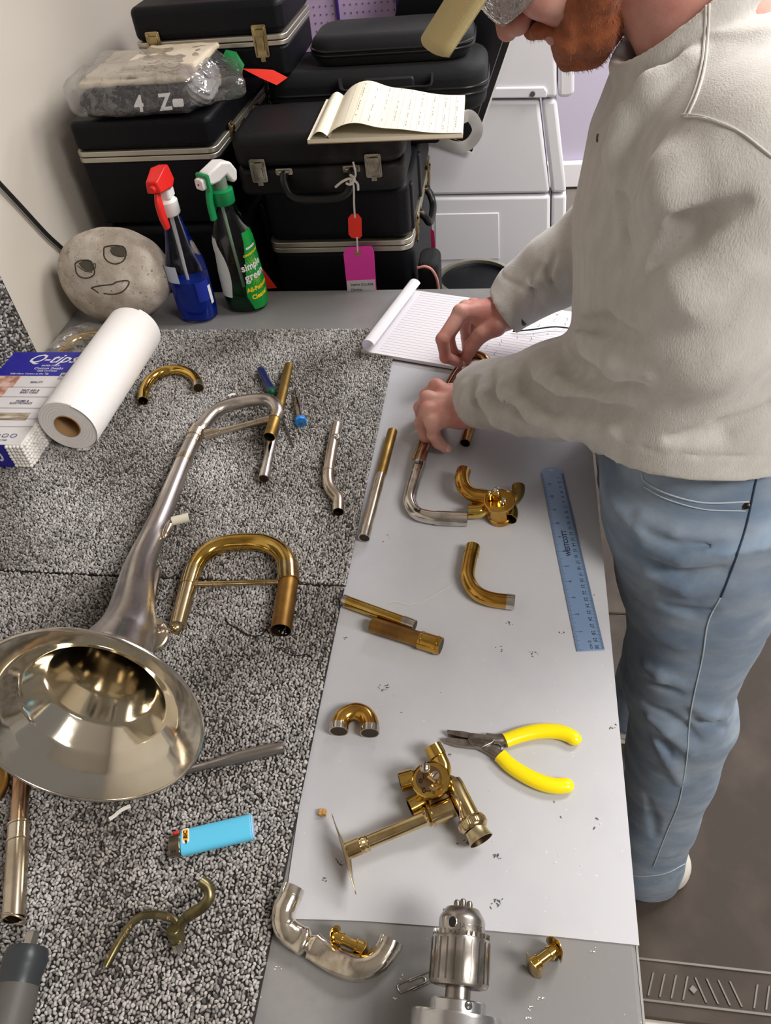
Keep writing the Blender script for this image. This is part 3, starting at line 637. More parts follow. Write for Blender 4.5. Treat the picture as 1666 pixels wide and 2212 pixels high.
def shell(fn, th): return lambda Q: np.abs(fn(Q)+th)-th
t.part('bag_film', nets(bagf, (-.83, 1.37, 1.243), (-.45, 1.65, 1.34), .003), film, sharp=0)
# power cord on the wall
pp = spline([atx(-30, 365, -.862), atx(40, 440, -.862), atx(100, 505, -.862), atx(152, 556, -.862), atx(165, 600, -.862)], 6)
solo('power_cord', 'black power cord hanging down the white wall behind the painted rock', 'cord', G().tube(pp, .0042, 10), blk_rub, pp[0])

solo('purple_cloth', 'scrap of purple cloth on the bench edge beside the man', 'cloth', nets(lambda Q: ell(Q, (.150, .905, .925), (.016, .02, .006))+.003*wav(Q, 150, 2), (.12, .87, .905), (.18, .94, .945), .0015), mat('purple_cloth', lin(150, 70, 170), .8), (.15, .905, .92), sharp=0)
# ================================================================== THINGS ON THE BENCH
def rings(path, idxs, R, r_, seg=20):
    g = G()
    for i in idxs:
        i = max(1, min(len(path)-2, i)); ax = nrm(path[i+1]-path[i-1]); g.lathe([(R-.0002, -r_), (R+r_*.7, -r_*.5), (R+r_*.7, r_*.5), (R-.0002, r_)], path[i], ax, seg)
    return g
# ---- painted rock
rc = A(-.740, 1.262, 1.012)
rm = np.array([[.94, -.1, .2], [.0, 1, 0], [-.2, 0, .95]]).T
rm = np.linalg.qr(np.array([[.95, 0, .25], [0, 1, 0], [-.25, .25, .93]]))[0]
def rockf(Q):
    d = smin(ell(Q, rc+A(.005, 0, .012), (.105, .062, .076)), ell(Q, rc+A(-.022, -.004, -.028), (.072, .052, .062)), .05)
    d = smin(d, ell(Q, rc+A(.03, 0, -.01), (.072, .055, .062)), .04)
    return d+.0022*wav(Q, 28, 2)+.0007*wav(Q, 120, 3)
rock_m = mat('granite', lin(182, 170, 156), .8, 0, lin(206, 196, 184), 38, 6, .4, .62, bump=.4, bs=260, smudge=[(lin(92, 82, 72), 150, .62, .70, 3), (lin(140, 122, 106), 24, .55, .8, 6), (lin(228, 222, 214), 180, .66, .72, 2)])
t = Thing('painted_rock', 'round speckled granite rock with a smiling face drawn on it', 'rock', (rc[0], rc[1], TZ))
t.part('stone', nets(rockf, rc-A(.14, .09, .11), rc+A(.14, .09, .11), .0028), rock_m, sharp=0)
def marks(fn, pts, r=.001, n=6, lift=.0003, closed=False, seg=6):
    s = spline([A(u, v, 0) for (u, v) in pts], n); out = []
    for q in s:
        p = march(fn, q[0], q[1])
        if p is not None: out.append(p-nrm(ray(q[0], q[1]))*lift)
    g = G()
    if len(out) > 1: g.tube(out, r, seg)
    return g
ky = lambda x, y: (100+x/5.553, 480+y/5.553)
L = merge(
 marks(rockf, [ky(*p) for p in [(690, 330), (700, 300), (760, 285), (850, 280), (930, 300), (958, 360), (945, 430), (900, 480), (820, 500), (740, 470), (695, 410), (690, 330)]], .0012),
 marks(rockf, [ky(*p) for p in [(770, 330), (800, 385), (870, 410), (940, 405)]], .001),
 marks(rockf, [ky(*p) for p in [(345, 500), (380, 470), (450, 455), (520, 460), (555, 500), (578, 570), (575, 620), (530, 660), (460, 670), (400, 650), (360, 600), (350, 540), (345, 500)]], .0012),
 marks(rockf, [ky(*p) for p in [(375, 520), (420, 560), (480, 590), (550, 600)]], .0007), marks(rockf, [ky(*p) for p in [(565, 500), (590, 500), (590, 550), (565, 560)]], .0006),
 marks(rockf, [ky(*p) for p in [(540, 790), (600, 770), (700, 755), (790, 745), (850, 715), (960, 700), (995, 725), (960, 790), (900, 840), (800, 865), (690, 855)]], .0012), marks(rockf, [ky(*p) for p in [(540, 790), (590, 820), (630, 850)]], .0011))
t.part('face_lines', L, mat('marker_ink', lin(66, 60, 46), .8))
pup_m = mat('marker_wash', lin(84, 78, 68), .8)
for poly in ([(770, 300), (850, 285), (930, 305), (955, 360), (940, 395), (870, 405), (800, 378)], [(385, 490), (450, 458), (520, 465), (550, 505), (570, 570), (545, 592), (480, 583), (420, 545)]):
    u = [ky(*p) for p in poly]; c0 = (sum(p[0] for p in u)/len(u), sum(p[1] for p in u)/len(u)); V = [march(rockf, *c0)]; R1 = []; R2 = []
    for f_ in (.5, 1):
        for p in u: V.append(march(rockf, c0[0]+(p[0]-c0[0])*f_, c0[1]+(p[1]-c0[1])*f_))
    V = [p-nrm(p-CAM)*.0007 for p in V]; n = len(u)
    gp = G().add(V, [(0, 1+i, 1+(i+1) % n) for i in range(n)]+[(1+i, 1+n+i, 1+n+(i+1) % n, 1+(i+1) % n) for i in range(n)])
    t.part('drawn_pupil', gp, pup_m)
# ---- spray bottles
def spray_straw(t, x, y, z0, z1, m, lean=0): t.part('dip_tube', G().tube([(x, y, z1), (x+lean*.5, y, (z0+z1)/2), (x+lean, y, z0)], .0026, 10), m)
def ellathe(prof, O, seg=40, p=2.4):
    """profile of (rx, ry, z); superelliptic bottle"""
    V = []
    for (rx, ry, z) in prof:
        for k in range(seg):
            a = 2*PI*k/seg; c, s = math.cos(a), math.sin(a); V.append(A(O[0]+math.copysign(abs(c)**(2/p), c)*rx, O[1]+math.copysign(abs(s)**(2/p), s)*ry, O[2]+z))
    n = len(prof); return G().add(V, [(i*seg+k, i*seg+(k+1) % seg, (i+1)*seg+(k+1) % seg, (i+1)*seg+k) for i in range(n-1) for k in range(seg)]+[tuple(range(seg))[::-1], tuple((n-1)*seg+k for k in range(seg))])
b0 = A(-.592, 1.262, TZ+.001)
t = Thing('spray_bottle', 'clear spray bottle of blue window cleaner with red trigger', 'spray bottle', b0)
prof = [(.030, .022, 0), (.036, .027, .004), (.038, .029, .03), (.038, .029, .09), (.036, .028, .115), (.029, .025, .135), (.022, .021, .16), (.016, .016, .19), (.0145, .0145, .205), (.0145, .0145, .212)]
t.part('bottle_body', ellathe(prof, b0), glass)
blue_l = mat('blue_liquid', lin(14, 70, 215), .08, trans=.6, ior=1.1)
t.part('cleaner_liquid', ellathe([(.028, .020, .002), (.0345, .0255, .006), (.0365, .0275, .03), (.0365, .0275, .083)], b0), blue_l)
spray_straw(t, b0[0], b0[1], b0[2]+.02, b0[2]+.205, mat('pale_straw', lin(205, 208, 212), .3))
def wraplabel(O, rx, ry, a0, a1, z0, z1, n=14, p=2.4, off=.0006, shape=None):
    V = []; m = 10
    for j in range(m+1):
        w_ = j/m
        for i in range(n+1):
            a = math.radians(a0+(a1-a0)*i/n) if shape is None else math.radians(shape(w_)[0]+(shape(w_)[1]-shape(w_)[0])*i/n)
            c, s = math.cos(a), math.sin(a); z = z0+(z1-z0)*w_; RX, RY = (rx(z), ry(z)) if callable(rx) else (rx, ry)
            V.append(A(O[0]+math.copysign(abs(c)**(2/p), c)*(RX+off), O[1]+math.copysign(abs(s)**(2/p), s)*(RY+off), O[2]+z))
    return G().add(V, [(j*(n+1)+i, j*(n+1)+i+1, (j+1)*(n+1)+i+1, (j+1)*(n+1)+i) for j in range(m) for i in range(n)])
t.part('back_label', wraplabel(b0, .038, .029, 192, 262, .085, .118), mat('label_white', lin(196, 204, 222), .6))
t.part('front_label', wraplabel(b0, .0385, .0295, 296, 348, .045, .085), mat('label_blue', lin(24, 44, 150), .5))
t.part('label_stripe', wraplabel(b0, .039, .030, 338, 352, .035, .072), white_pl2)
T0 = b0+A(0, 0, .205)
t.part('collar', G().lathe([(.0165, 0), (.0185, .003), (.0185, .024), (.013, .030), (.013, .036)], T0, (0, 0, 1), 24), white_pl2)
t.part('pump_body', G().prism(rrect(.026, .030, .006), T0+A(0, .002, .028), (1, 0, 0), (0, 1, 0), (0, 0, .026)), white_pl2, bevel=.003)
g = G().add([T0+A(x, y, z) for (x, y, z) in [(-.013, -.040, .052), (.013, -.040, .052), (.019, .0, .046), (.014, .026, .050), (-.014, .026, .050), (-.019, 0, .046), (-.010, -.040, .072), (.010, -.040, .072), (.012, 0, .082), (.009, .026, .076), (-.009, .026, .076), (-.012, 0, .082)]],
  [(0, 1, 2, 3, 4, 5)[::-1], (6, 7, 8, 9, 10, 11)]+[(i, (i+1) % 6, 6+(i+1) % 6, 6+i) for i in range(6)])
t.part('spray_head', g, red_pl, bevel=.003)
t.part('nozzle', G().lathe([(.0001, .007), (.005, .007), (.0065, 0)], T0+A(0, -.040, .060), (0, -1, 0), 16), red_pl)
t.part('trigger', G().tube(spline([T0+A(0, -.026, .052), T0+A(0, -.033, .035), T0+A(.001, -.036, .012), T0+A(.002, -.033, -.010)], 5), [.006, .006, .007, .0075, .008, .0085, .009, .009, .009, .009, .009, .009, .0085, .008, .0075, .007][:16], 14, sx=.75, sy=1.05), red_pl)
b1 = A(-.503, 1.300, TZ+.001)
t = Thing('spray_bottle', 'green all-purpose cleaner spray bottle with white head and green trigger', 'spray bottle', b1)
prof = [(.033, .024, 0), (.040, .030, .005), (.042, .032, .03), (.041, .031, .08), (.038, .029, .115), (.039, .029, .135), (.034, .027, .155), (.026, .023, .178), (.020, .019, .195), (.017, .017, .205), (.017, .017, .214)]
t.part('bottle_body', ellathe(prof, b1), glass)
t.part('cleaner_liquid', ellathe([(.031, .022, .002), (.038, .028, .007), (.0402, .0302, .03), (.040, .030, .046)], b1), mat('green_liquid', lin(8, 92, 44), .08, trans=.7, ior=1.1))
spray_straw(t, b1[0]-.004, b1[1], b1[2]+.012, b1[2]+.208, mat('green_straw', lin(150, 184, 156), .3), .008)
rxf = lambda z: float(np.interp(z, [p[2] for p in prof], [p[0] for p in prof])); ryf = lambda z: float(np.interp(z, [p[2] for p in prof], [p[1] for p in prof]))
lab_g = mat('label_green', lin(18, 150, 62), .4)
t.part('back_label', wraplabel(b1, rxf, ryf, 180, 250, .035, .15, shape=lambda w_: (176, 252+22*math.sin(w_*PI*.9)-30*w_)), mat('label_pale', lin(214, 218, 214), .6))
lsh = lambda w_: (285+max(0, (w_-.25))*42+max(0, .2-w_)*70, 372)
lb = t.part('front_label', wraplabel(b1, rxf, ryf, 280, 372, .008, .158, n=26, off=.0009, shape=lsh), lab_g)
def wrapfn(O, RX, RY, a_c, z_c, off, tilt=0, p=2.4, rad=.038):
    def fn(x, y, z):
        xx = x*math.cos(tilt)-y*math.sin(tilt); yy = x*math.sin(tilt)+y*math.cos(tilt)
        a = a_c+xx/rad; zz = z_c+yy; c, s = math.cos(a), math.sin(a)
        return A(O[0]+math.copysign(abs(c)**(2/p), c)*(RX(zz)+off+z), O[1]+math.copysign(abs(s)**(2/p), s)*(RY(zz)+off+z), O[2]+zz)
    return fn
ac = math.radians(322); yel = mat('label_yellow', lin(250, 214, 10), .5)
def lt(s, size, z, m, da=0, off=.0014, bold=.0006, tilt=.12): return t.part('label_text', text_geo(s, size, (0, 0, 0), (1, 0, 0), (0, 1, 0), fn=wrapfn(b1, rxf, ryf, ac+da, z, off, tilt), bold=bold, depth=.0002), m, parent=lb)
lt('simple', .0195, .096, white_pl2, .02, bold=.0005); lt('green', .0215, .077, white_pl2, .08, bold=.0005)
lt('All-Purpose', .0115, .052, yel, .12, bold=.0005); lt('Cleaner', .0125, .036, yel, .10, bold=.0005); lt('CONCENTRATED', .0052, .118, yel, .16, bold=.0003); lt('NON-TOXIC', .0045, .130, white_pl2, .2)
st = G(); fnw = wrapfn(b1, rxf, ryf, ac+.1, .085, .0011)
for k in range(20):
    a = 2*PI*k/20; st.add([fnw(math.cos(a-.07)*.010, math.sin(a-.07)*.016, 0), fnw(math.cos(a+.07)*.010, math.sin(a+.07)*.016, 0), fnw(math.cos(a)*.020, math.sin(a)*.036, 0)], [(0, 1, 2)])
t.part('label_sunburst', st, mat('label_lime', lin(176, 208, 30), .5), parent=lb)
T1 = b1+A(0, 0, .206)
t.part('collar', G().lathe([(.019, 0), (.0205, .002), (.0205, .024), (.015, .027)], T1, (0, 0, 1), 28), green_pl)
t.part('pump_neck', G().lathe([(.013, .02), (.013, .048)], T1, (0, 0, 1), 20), mat('clear_grey', lin(150, 170, 150), .3, trans=.4))
hx = nrm(A(-.55, -.83, 0)); hy = np.cross(A(0, 0, 1), hx)
hd = [(-.030, .030), (-.034, .046), (-.024, .064), (-.004, .070), (.030, .060), (.032, .044), (.024, .040), (.008, .040), (-.010, .046), (-.020, .028)]
t.part('spray_head', G().prism(hd, T1-hy*.014+A(0, 0, .002), hx, (0, 0, 1), hy*.028), white_pl2, bevel=.004, bseg=3)
t.part('head_band', G().prism([(.029, .036), (.029, .062), (.035, .061), (.035, .034)], T1-hy*.0155, hx, (0, 0, 1), hy*.031), green_pl, bevel=.001)
t.part('nozzle', G().prism(rrect(.020, .018, .004), T1+hx*.034+A(0, 0, .047), hy, (0, 0, 1), hx*.010), white_pl2, bevel=.0015)
t.part('nozzle_hole', G().lathe([(.0001, .0004), (.0018, .0004), (.002, 0)], T1+hx*.0442+A(0, 0, .047), hx, 12), black_ink)
t.part('trigger', G().tube(spline([T1+hx*.020+A(0, 0, .044), T1+hx*.027+A(0, 0, .025), T1+hx*.030+A(0, 0, .004), T1+hx*.030+A(0, 0, -.018)], 5), .0095, 12, sx=.62), green_pl)
# ---- paper towel roll
ra, rb, rr_ = A(-.668, .852, CT+.047), A(-.662, 1.128, CT+.047), .047
t = Thing('paper_towel_roll', 'white paper towel roll lying on the far carpet tile', 'paper towel roll', (ra+rb)/2-A(0, 0, .047))
ax_ = nrm(rb-ra); cx_ = A(1, 0, 0)
def ringpts(r, n=56): return [(r*math.cos(2*PI*k/n), r*math.sin(2*PI*k/n)) for k in range(n)]
g = G(); seg = 64; Lr = np.linalg.norm(rb-ra)
V = []
for (r, h) in ((.0205, 0), (.0455, 0), (.0468, .002), (.0468, Lr-.002), (.0455, Lr), (.0205, Lr), (.0205, 0)):
    for k in range(seg):
        a = 2*PI*k/seg; V.append(ra+ax_*h+(cx_*math.cos(a)+A(0, 0, 1)*math.sin(a))*r)
g.add(V, [(i*seg+k, i*seg+(k+1) % seg, (i+1)*seg+(k+1) % seg, (i+1)*seg+k) for i in range(6) for k in range(seg)])
t.part('towel_body', g, towel)
g = G(); V = []
for (r, h) in ((.0195, -.0015), (.0207, -.0015), (.0207, Lr+.001), (.0195, Lr+.001), (.0195, -.0015)):
    for k in range(seg):
        a = 2*PI*k/seg; V.append(ra+ax_*h+(cx_*math.cos(a)+A(0, 0, 1)*math.sin(a))*r)
t.part('cardboard_core', g.add(V, [(i*seg+k, i*seg+(k+1) % seg, (i+1)*seg+(k+1) % seg, (i+1)*seg+k) for i in range(4) for k in range(seg)]), cardb)
V = []; n = 26
for i in range(n+1):
    a = math.radians(60-150*i/n); R_ = .0475+.0012*i/n+(.010*max(0, (i-n*.8)/(n*.2))**1.5)
    for h in (-.0035, Lr+.001): V.append(ra+ax_*h+(cx_*math.cos(a)+A(0, 0, 1)*math.sin(a))*R_)
V = [A(p[0], p[1], max(p[2], CT+.0005)) for p in V]
t.part('loose_sheet', G().add(V, [(2*i, 2*i+1, 2*i+3, 2*i+2) for i in range(n)]), towel)
g = G()
for k in range(5):
    R_ = .025+.0046*k; g.tube([ra+ax_*-.0003+(cx_*math.cos(a)+A(0, 0, 1)*math.sin(a))*(R_+.0006*math.sin(3*a+k)) for a in np.linspace(0, 2*PI, 48)], .00025, 4)
t.part('layer_lines', g, mat('towel_edge', lin(216, 212, 208), .95), kind='stuff')
# ---- cotton swab box
qx0, qx1, qy0, qy1, qh = -.885, -.724, .806, 1.056, .046
qx0 = -.862
t = Thing('swab_box', 'blue and white cotton swab package beside the paper towel roll', 'box', ((qx0+qx1)/2, (qy0+qy1)/2, CT))
q0 = CT+.001
box_w = mat('carton_white', lin(226, 222, 222), .5); box_b = mat('carton_blue', lin(44, 42, 158), .45)
t.part('carton', G().box2((qx0, qy0, q0), (qx1, qy1, q0+qh)), box_w, bevel=.002)
zt_ = q0+qh+.0004
def qp(name, a, b, m, dz=0): return t.part(name, G().box2((a[0], a[1], zt_+dz), (b[0], b[1], zt_+dz+.0003)), m)
qp('blue_header', (qx0, .985, 0), (qx1, qy1, 0), box_b)
def qt(s, size, x, y, m, shear=0, bold=0, al='CENTER', dz=.0006): t.part('carton_text', text_geo(s, size, (x, y, zt_+dz), (1, 0, 0), (0, 1, 0), shear=shear, bold=bold, align=al, depth=.0002), m)
qt('Q-tips', .036, -.778, 1.034, white_pl2, .45, .0002); qt('PAPER STICK', .006, -.772, 1.014, white_pl2, .1); qt('Cotton Swabs', .0095, -.772, 1.006, white_pl2, .1); qt('100% COTTON', .0055, -.772, .998, white_pl2, .1)
qt('50% More Cotton at the Tip', .0062, -.80, .990, white_pl2)
qp('round_badge', (-.742, .976, 0), (-.725, .993, 0), mat('badge_silver', lin(190, 188, 196), .4), .0005); qt('500', .007, -.7335, .985, black_ink, dz=.0012)
pic = mat('printed_skin', lin(176, 120, 98), .5, 0, lin(230, 196, 178), 60, 4, .4, .6)
for k, (a, b, m) in enumerate(((.952, .983, pic), (.925, .950, pic))): qp('printed_picture', (qx0, a, 0), (qx0+.050-.006*k, b, 0), m, .0002)
qp('printed_picture', (qx0, .865, 0), (-.745, .883, 0), mat('printed_wood', lin(140, 118, 92), .5, 0, lin(216, 206, 190), 50, 5, .4, .6, stretch=(.4, 2, 1)), .0002)
for y, s in ((.966, 'BEAUTY'), (.943, 'FIRST AID &'), (.937, 'BABY CARE'), (.914, 'HOME &'), (.908, 'ELECTRONICS'), (.888, ''), (.856, 'CRAFTS')):
    if s: qt(s, .0062, -.775 if y > .9 else -.80, y, ink, 0, .0001)
for y in (.952, .925, .895, .868, .848): qp('printed_line', (qx0+.04, y, 0), (qx1, y+.0006, 0), mat('line_grey%d' % int(y*1000), lin(120, 118, 124), .6), .0003)
g = text_geo('CRUELTY FREE', .004, (-.765, .815, zt_+.0006), (1, 0, 0), (0, 1, 0), depth=.0002)
for k in range(4): g.add(*(lambda q: (q.v, q.f))(G().tube([A(-.788+k*.014, .826, zt_+.0006)+A(.005*math.cos(a), .004*math.sin(a), 0) for a in np.linspace(0, 2*PI, 12)], .0005, 4)))
t.part('carton_logo', g, mat('logo_ink', lin(50, 46, 90), .6))
t.part('front_blue_panel', G().box2((qx0, qy0-.0006, q0), (-.752, qy0-.0001, q0+qh-.001)), box_b)
g = text_geo('500', .026, (-.785, qy0-.0009, q0+.020), (1, 0, 0), (0, 0, 1), bold=.0004, depth=.0002); t.part('carton_text', g, white_pl2)
swm = mat('cotton', lin(240, 237, 232), .95, sheen=.3)
g = G()
for i in range(7):
    for k in range(17):
        g.sphere((qx1+.0005+rnd.uniform(-.001, .001), qy0+.006+k*.0068+rnd.uniform(-.001, .001), q0+.004+i*.0062), (.0032, .0034, .0032), 8)
for i in range(7):
    for k in range(5): g.sphere((-.750+k*.0062, qy0-.001+rnd.uniform(-.0008, .0008), q0+.004+i*.0062), (.0034, .0028, .0032), 8)
t.part('cotton_tips', g, swm, kind='stuff')
# ---- bag with a brass crook behind the roll
pp = [at(118, 770, .945), at(140, 748, .955), at(165, 735, .965), at(195, 728, .965), at(230, 735, .96)]
t = Thing('bagged_crook', 'brass tube in a clear plastic bag behind the paper towel roll', 'brass tube', (-.78, 1.16, TZ))
pp = [(-.800, 1.085, CT+.012), (-.805, 1.125, CT+.014), (-.79, 1.155, CT+.014), (-.755, 1.165, CT+.014), (-.725, 1.14, CT+.012)]
t.part('tube', G().tube(spline(pp, 6), .0095, 20, hollow=True), brass)
t.part('plastic_bag', nets(lambda Q: ell(Q, (-.768, 1.125, CT+.020), (.065, .062, .022))+.004*wav(Q, 60, 4)+.002*wav(Q, 150, 2), (-.86, 1.04, CT+.001), (-.68, 1.21, TZ+.06), .003), film, sharp=0)
# ---- notepad with rolled pages
c0, c1, c2, c3 = A(-.252, 1.124, 0), A(-.20, 1.352, 0), A(.108, 1.256, 0), A(.075, 1.118, 0)
t = Thing('writing_pad', 'white ruled writing pad with rolled back pages under the far hand', 'notepad', (-.07, 1.22, TZ))
e1 = nrm(at(935, 790)-at(782, 764)); e2 = nrm(A(-e1[1], e1[0], 0)); cO = at(781, 768)
Wp, Hp = .335, .222
t.part('backing_card', G().prism([(0, 0), (Wp, 0), (Wp, Hp), (0, Hp)], cO+A(0, 0, .0022), e1, e2, (0, 0, .0018)), cardb if False else mat('dark_card', lin(70, 66, 62), .8))
t.part('page_block', G().prism([(0, 0), (Wp, 0), (Wp, Hp), (0, Hp)], cO+A(0, 0, .004), e1, e2, (0, 0, .006)), paper)
g = G(); V = []; n = 20
for i in range(n+1):
    a = math.radians(-90-250*i/n); R_ = .0125
    for h in (0, Hp): V.append(cO+e1*(.016+R_*math.cos(a))+e2*h+A(0, 0, .0225+R_*math.sin(a)*.95))
t.part('rolled_pages', G().add(V, [(2*i, 2*i+1, 2*i+3, 2*i+2) for i in range(n)]), paper)
V = []
for i in range(9):
    s = i/8
    for h in (0, Hp): V.append(cO+e1*(.016+.03*s)+e2*h+A(0, 0, .0355-.0245*s**.7 if s else .0350))
g = G()
for k in range(1, 27): g.prism([(.03, 0), (Wp-.004, 0), (Wp-.004, .0004), (.03, .0004)], cO+e2*(Hp*k/27)+A(0, 0, .01005), e1, e2, (0, 0, .0002))
t.part('ruled_lines', g, inkblue, kind='stuff')
g = G(); r9 = random.Random(5)
for k in range(3, 15):
    x = .05+.0225*k
    y = .05
    while y < Hp-.02:
        l = r9.uniform(.004, .014)
        if r9.random() < .5:
            P = cO+e1*x+e2*y+A(0, 0, .0103); g.tube([P, P+e1*r9.uniform(-.004, .004)+e2*l*.5, P+e1*r9.uniform(-.003, .003)+e2*l], .00045, 4)
        y += l+r9.uniform(.004, .010)
t.part('handwriting', g, mat('faint_ink', lin(150, 140, 158), .9), kind='stuff')
# ---- tubes
def tubething(name, label, cat, path, r, m, hollow=True, L=None, ferr=(), fm=silver_clean, extra=None, tip=None, group=None, wall=.0009, part='tube', seg=26):
    t = Thing(name, label, cat, L if L is not None else sum(path)/len(path), group)
    t.part(part, G().tube(path, r, seg, hollow=hollow, wall=wall), m)
    for (i0, i1, dr, mm) in ferr:
        t.part('ferrule', G().tube(path[i0:i1], (r if not hasattr(r, '__len__') else max(r))+dr, seg, hollow=True, wall=max(dr+.0009, .001)), mm)
    return t
# small brass U crook on far tile
z = CT+.0088
pp = resample(spline(px([(309, 866), (311, 845), (325, 820), (352, 803), (385, 799), (412, 808), (426, 824), (429, 838)], z), 8), 48)
pp[0] = pp[0]; t = tubething('brass_crook', 'curved lacquered brass crook on the far carpet tile', 'brass tube', pp, .0088, brass, ferr=((44, 48, .0006, silver_warm),))
# navy screwdriver
z = CT+.0075
a, b = at(562, 797, z), at(588, 848, z); d_ = nrm(b-a)
t = Thing('screwdriver', 'small screwdriver with dark blue clear handle under the silver bow', 'screwdriver', a)
Lh = np.linalg.norm(b-a)
t.part('handle', G().lathe([(.0001, 0), (.005, .0008), (.0072, .004), (.0078, .012), (.0068, Lh*.45), (.0078, Lh*.8), (.0076, Lh-.006)], a, d_, 6*4), mat('navy_clear_plastic', lin(40, 52, 110), .1, trans=.35))
t.part('ferrule', G().lathe([(.0076, Lh-.006), (.0072, Lh), (.003, Lh+.004)], a, d_, 24), mat('dark_green_plastic', lin(8, 84, 56), .3))
e = at(634, 964, CT+.002); t.part('shaft', G().tube([b+d_*.002, e], [.0017, .0015], 10), steel_dark)
# blue capped jeweller screwdriver
z = CT+.006
a, b = at(650, 912, z+.002), at(640, 858, z); d_ = nrm(b-a); Lh = np.linalg.norm(b-a)
t = Thing('screwdriver', 'jeweller screwdriver with round blue cap and silver barrel', 'screwdriver', a)
t.part('cap', G().lathe([(.0001, -.002), (.004, -.002), (.0042, -.0008), (.0090, -.001), (.0098, .001), (.0098, .006), (.0085, .008), (.004, .009)], a, d_, 8), blue_pl)
t.part('cap_pin', G().lathe([(.0001, -.0032), (.003, -.003), (.0034, -.001)], a, d_, 14), steel)
t.part('barrel', G().lathe([(.0052, .006), (.0048, .012), (.0052, Lh*.5), (.0052, Lh-.006), (.002, Lh)], a, d_, 16), silver_clean)
t.part('blade', G().tube([b, at(637, 838, CT+.003)], [.0014, .0009], 8), steel_dark)
# long straight tube under the bow: brass on silver
z = CT+.0118
pa, pb = at(624, 790, z), at(570, 1034, z); pm = pa+(pb-pa)*.52
t = Thing('straight_tube', 'straight brass and silver tube lying under the silver bow', 'tube', (pa+pb)/2)
t.part('brass_sleeve', G().tube(resample([pa, pm], 12), .0078, 26, hollow='start'), brass_raw)
t.part('silver_tube', G().tube(resample([pm, pb], 12), .0073, 26, hollow='end'), silver_clean)
t.part('end_ring', G().tube(resample([pb+(pa-pb)*.06, pb], 4), .0080, 26, hollow=True, wall=.0012), silver_clean)
# second straight tube at the carpet edge
z = ST+.0078; pa, pb = at(848, 932, z+.001), at(787, 1162, z+.002); pm = pa+(pb-pa)*.44
t = Thing('straight_tube', 'straight brass and silver tube leaning across the carpet edge onto the sheet', 'tube', (pa+pb)/2)
t.part('brass_sleeve', G().tube(resample([pa, pm], 12), .0078, 26, hollow='start'), brass_raw)
t.part('silver_tube', G().tube(resample([pm, pb], 12), .0073, 26, hollow='end'), silver_warm)
t.part('end_ring', G().tube(resample([pb+(pa-pb)*.08, pb], 4), .0081, 26, hollow=True, wall=.0013), silver_clean)
# bent silver tube
z = CT+.0085
pp = resample(spline(px([(727, 918), (721, 950), (714, 990), (709, 1030), (713, 1055), (730, 1078), (731, 1090), (731, 1106)], z), 8), 50)
t = tubething('bent_silver_tube', 'short tarnished silver tube with an S bend on the far carpet tile', 'tube', pp, .0082, silver_warm)
t.part('ferrule', rings(pp, (27,), .0084, .0012), silver_warm)
t.part('solder_blob', nets(lambda Q: ell(Q, pp[9]+A(.004, 0, .006), (.006, .007, .004))+.0014*wav(Q, 500, 1), pp[9]-.012, pp[9]+A(.016, .014, .016), .0008), solder)
# large brass tuning slide with cross brace
z = CT+.012
R1 = .0118
pp = resample(spline(px([(384, 1352), (397, 1302), (409, 1258), (422, 1222), (446, 1193), (482, 1176), (525, 1171), (568, 1173), (601, 1188), (620, 1216), (624, 1258)], z), 8), 70)
t = Thing('tuning_slide', 'large brass tuning slide bow with a straight cross brace', 'brass tube', sum(pp)/len(pp))
n = len(pp)
def seg_path(P, a, b): return P[int(a*(len(P)-1)):int(b*(len(P)-1))+1]
rad = [R1*(.86+.24*i/(n-1)) for i in range(n)]
k0 = 21
t.part('bow', G().tube(pp[k0:], rad[k0:], 28, hollow=True), brass)
t.part('silver_leg', G().tube(pp[:k0+1], rad[:k0+1], 28, hollow='end'), mat('nickel_leg', lin(206, 186, 148), .2, 1, lin(150, 110, 60), 30, 4, .5, .75))
t.part('ferrule', G().tube(pp[k0-6:k0+2], rad[k0]+.0009, 28, hollow=True, wall=.0018), brass_pale)
t.part('ferrule', G().tube(pp[n-8:], rad[-1]+.0012, 28, hollow=True, wall=.002), brass_pale)
e = at(607, 1362, z)
t.part('brown_stub', G().tube(resample([pp[-1]+(pp[-2]-pp[-1])*1.0, e], 12), rad[-1]-.0002, 28, hollow='end'), brass_brown)
a, b = at(418, 1262, z+.001), at(608, 1257, z+.001)
cr = G().tube([a, b], .0036, 16)
for f_ in (.22, .28, .78, .82): cr.tube([a+(b-a)*(f_-.004), a+(b-a)*(f_+.008)], .0052, 16)
cr.tube([a, a+(b-a)*.06], [.0065, .0045], 16); cr.tube([b-(b-a)*.04, b], [.0045, .006], 16)
t.part('cross_brace', cr, brass_pale)
# elbow brass
z = ST+.0095
pp = resample(spline(px([(1022, 1181), (1014, 1215), (1011, 1248), (1027, 1278), (1060, 1294), (1112, 1301)], z), 8), 40)
t = tubething('brass_elbow', 'lacquered brass elbow tube in the middle of the frosted sheet', 'brass tube', pp, .0092, brass_gold, ferr=((0, 5, .0005, brass), (36, 40, .0005, silver_clean)))
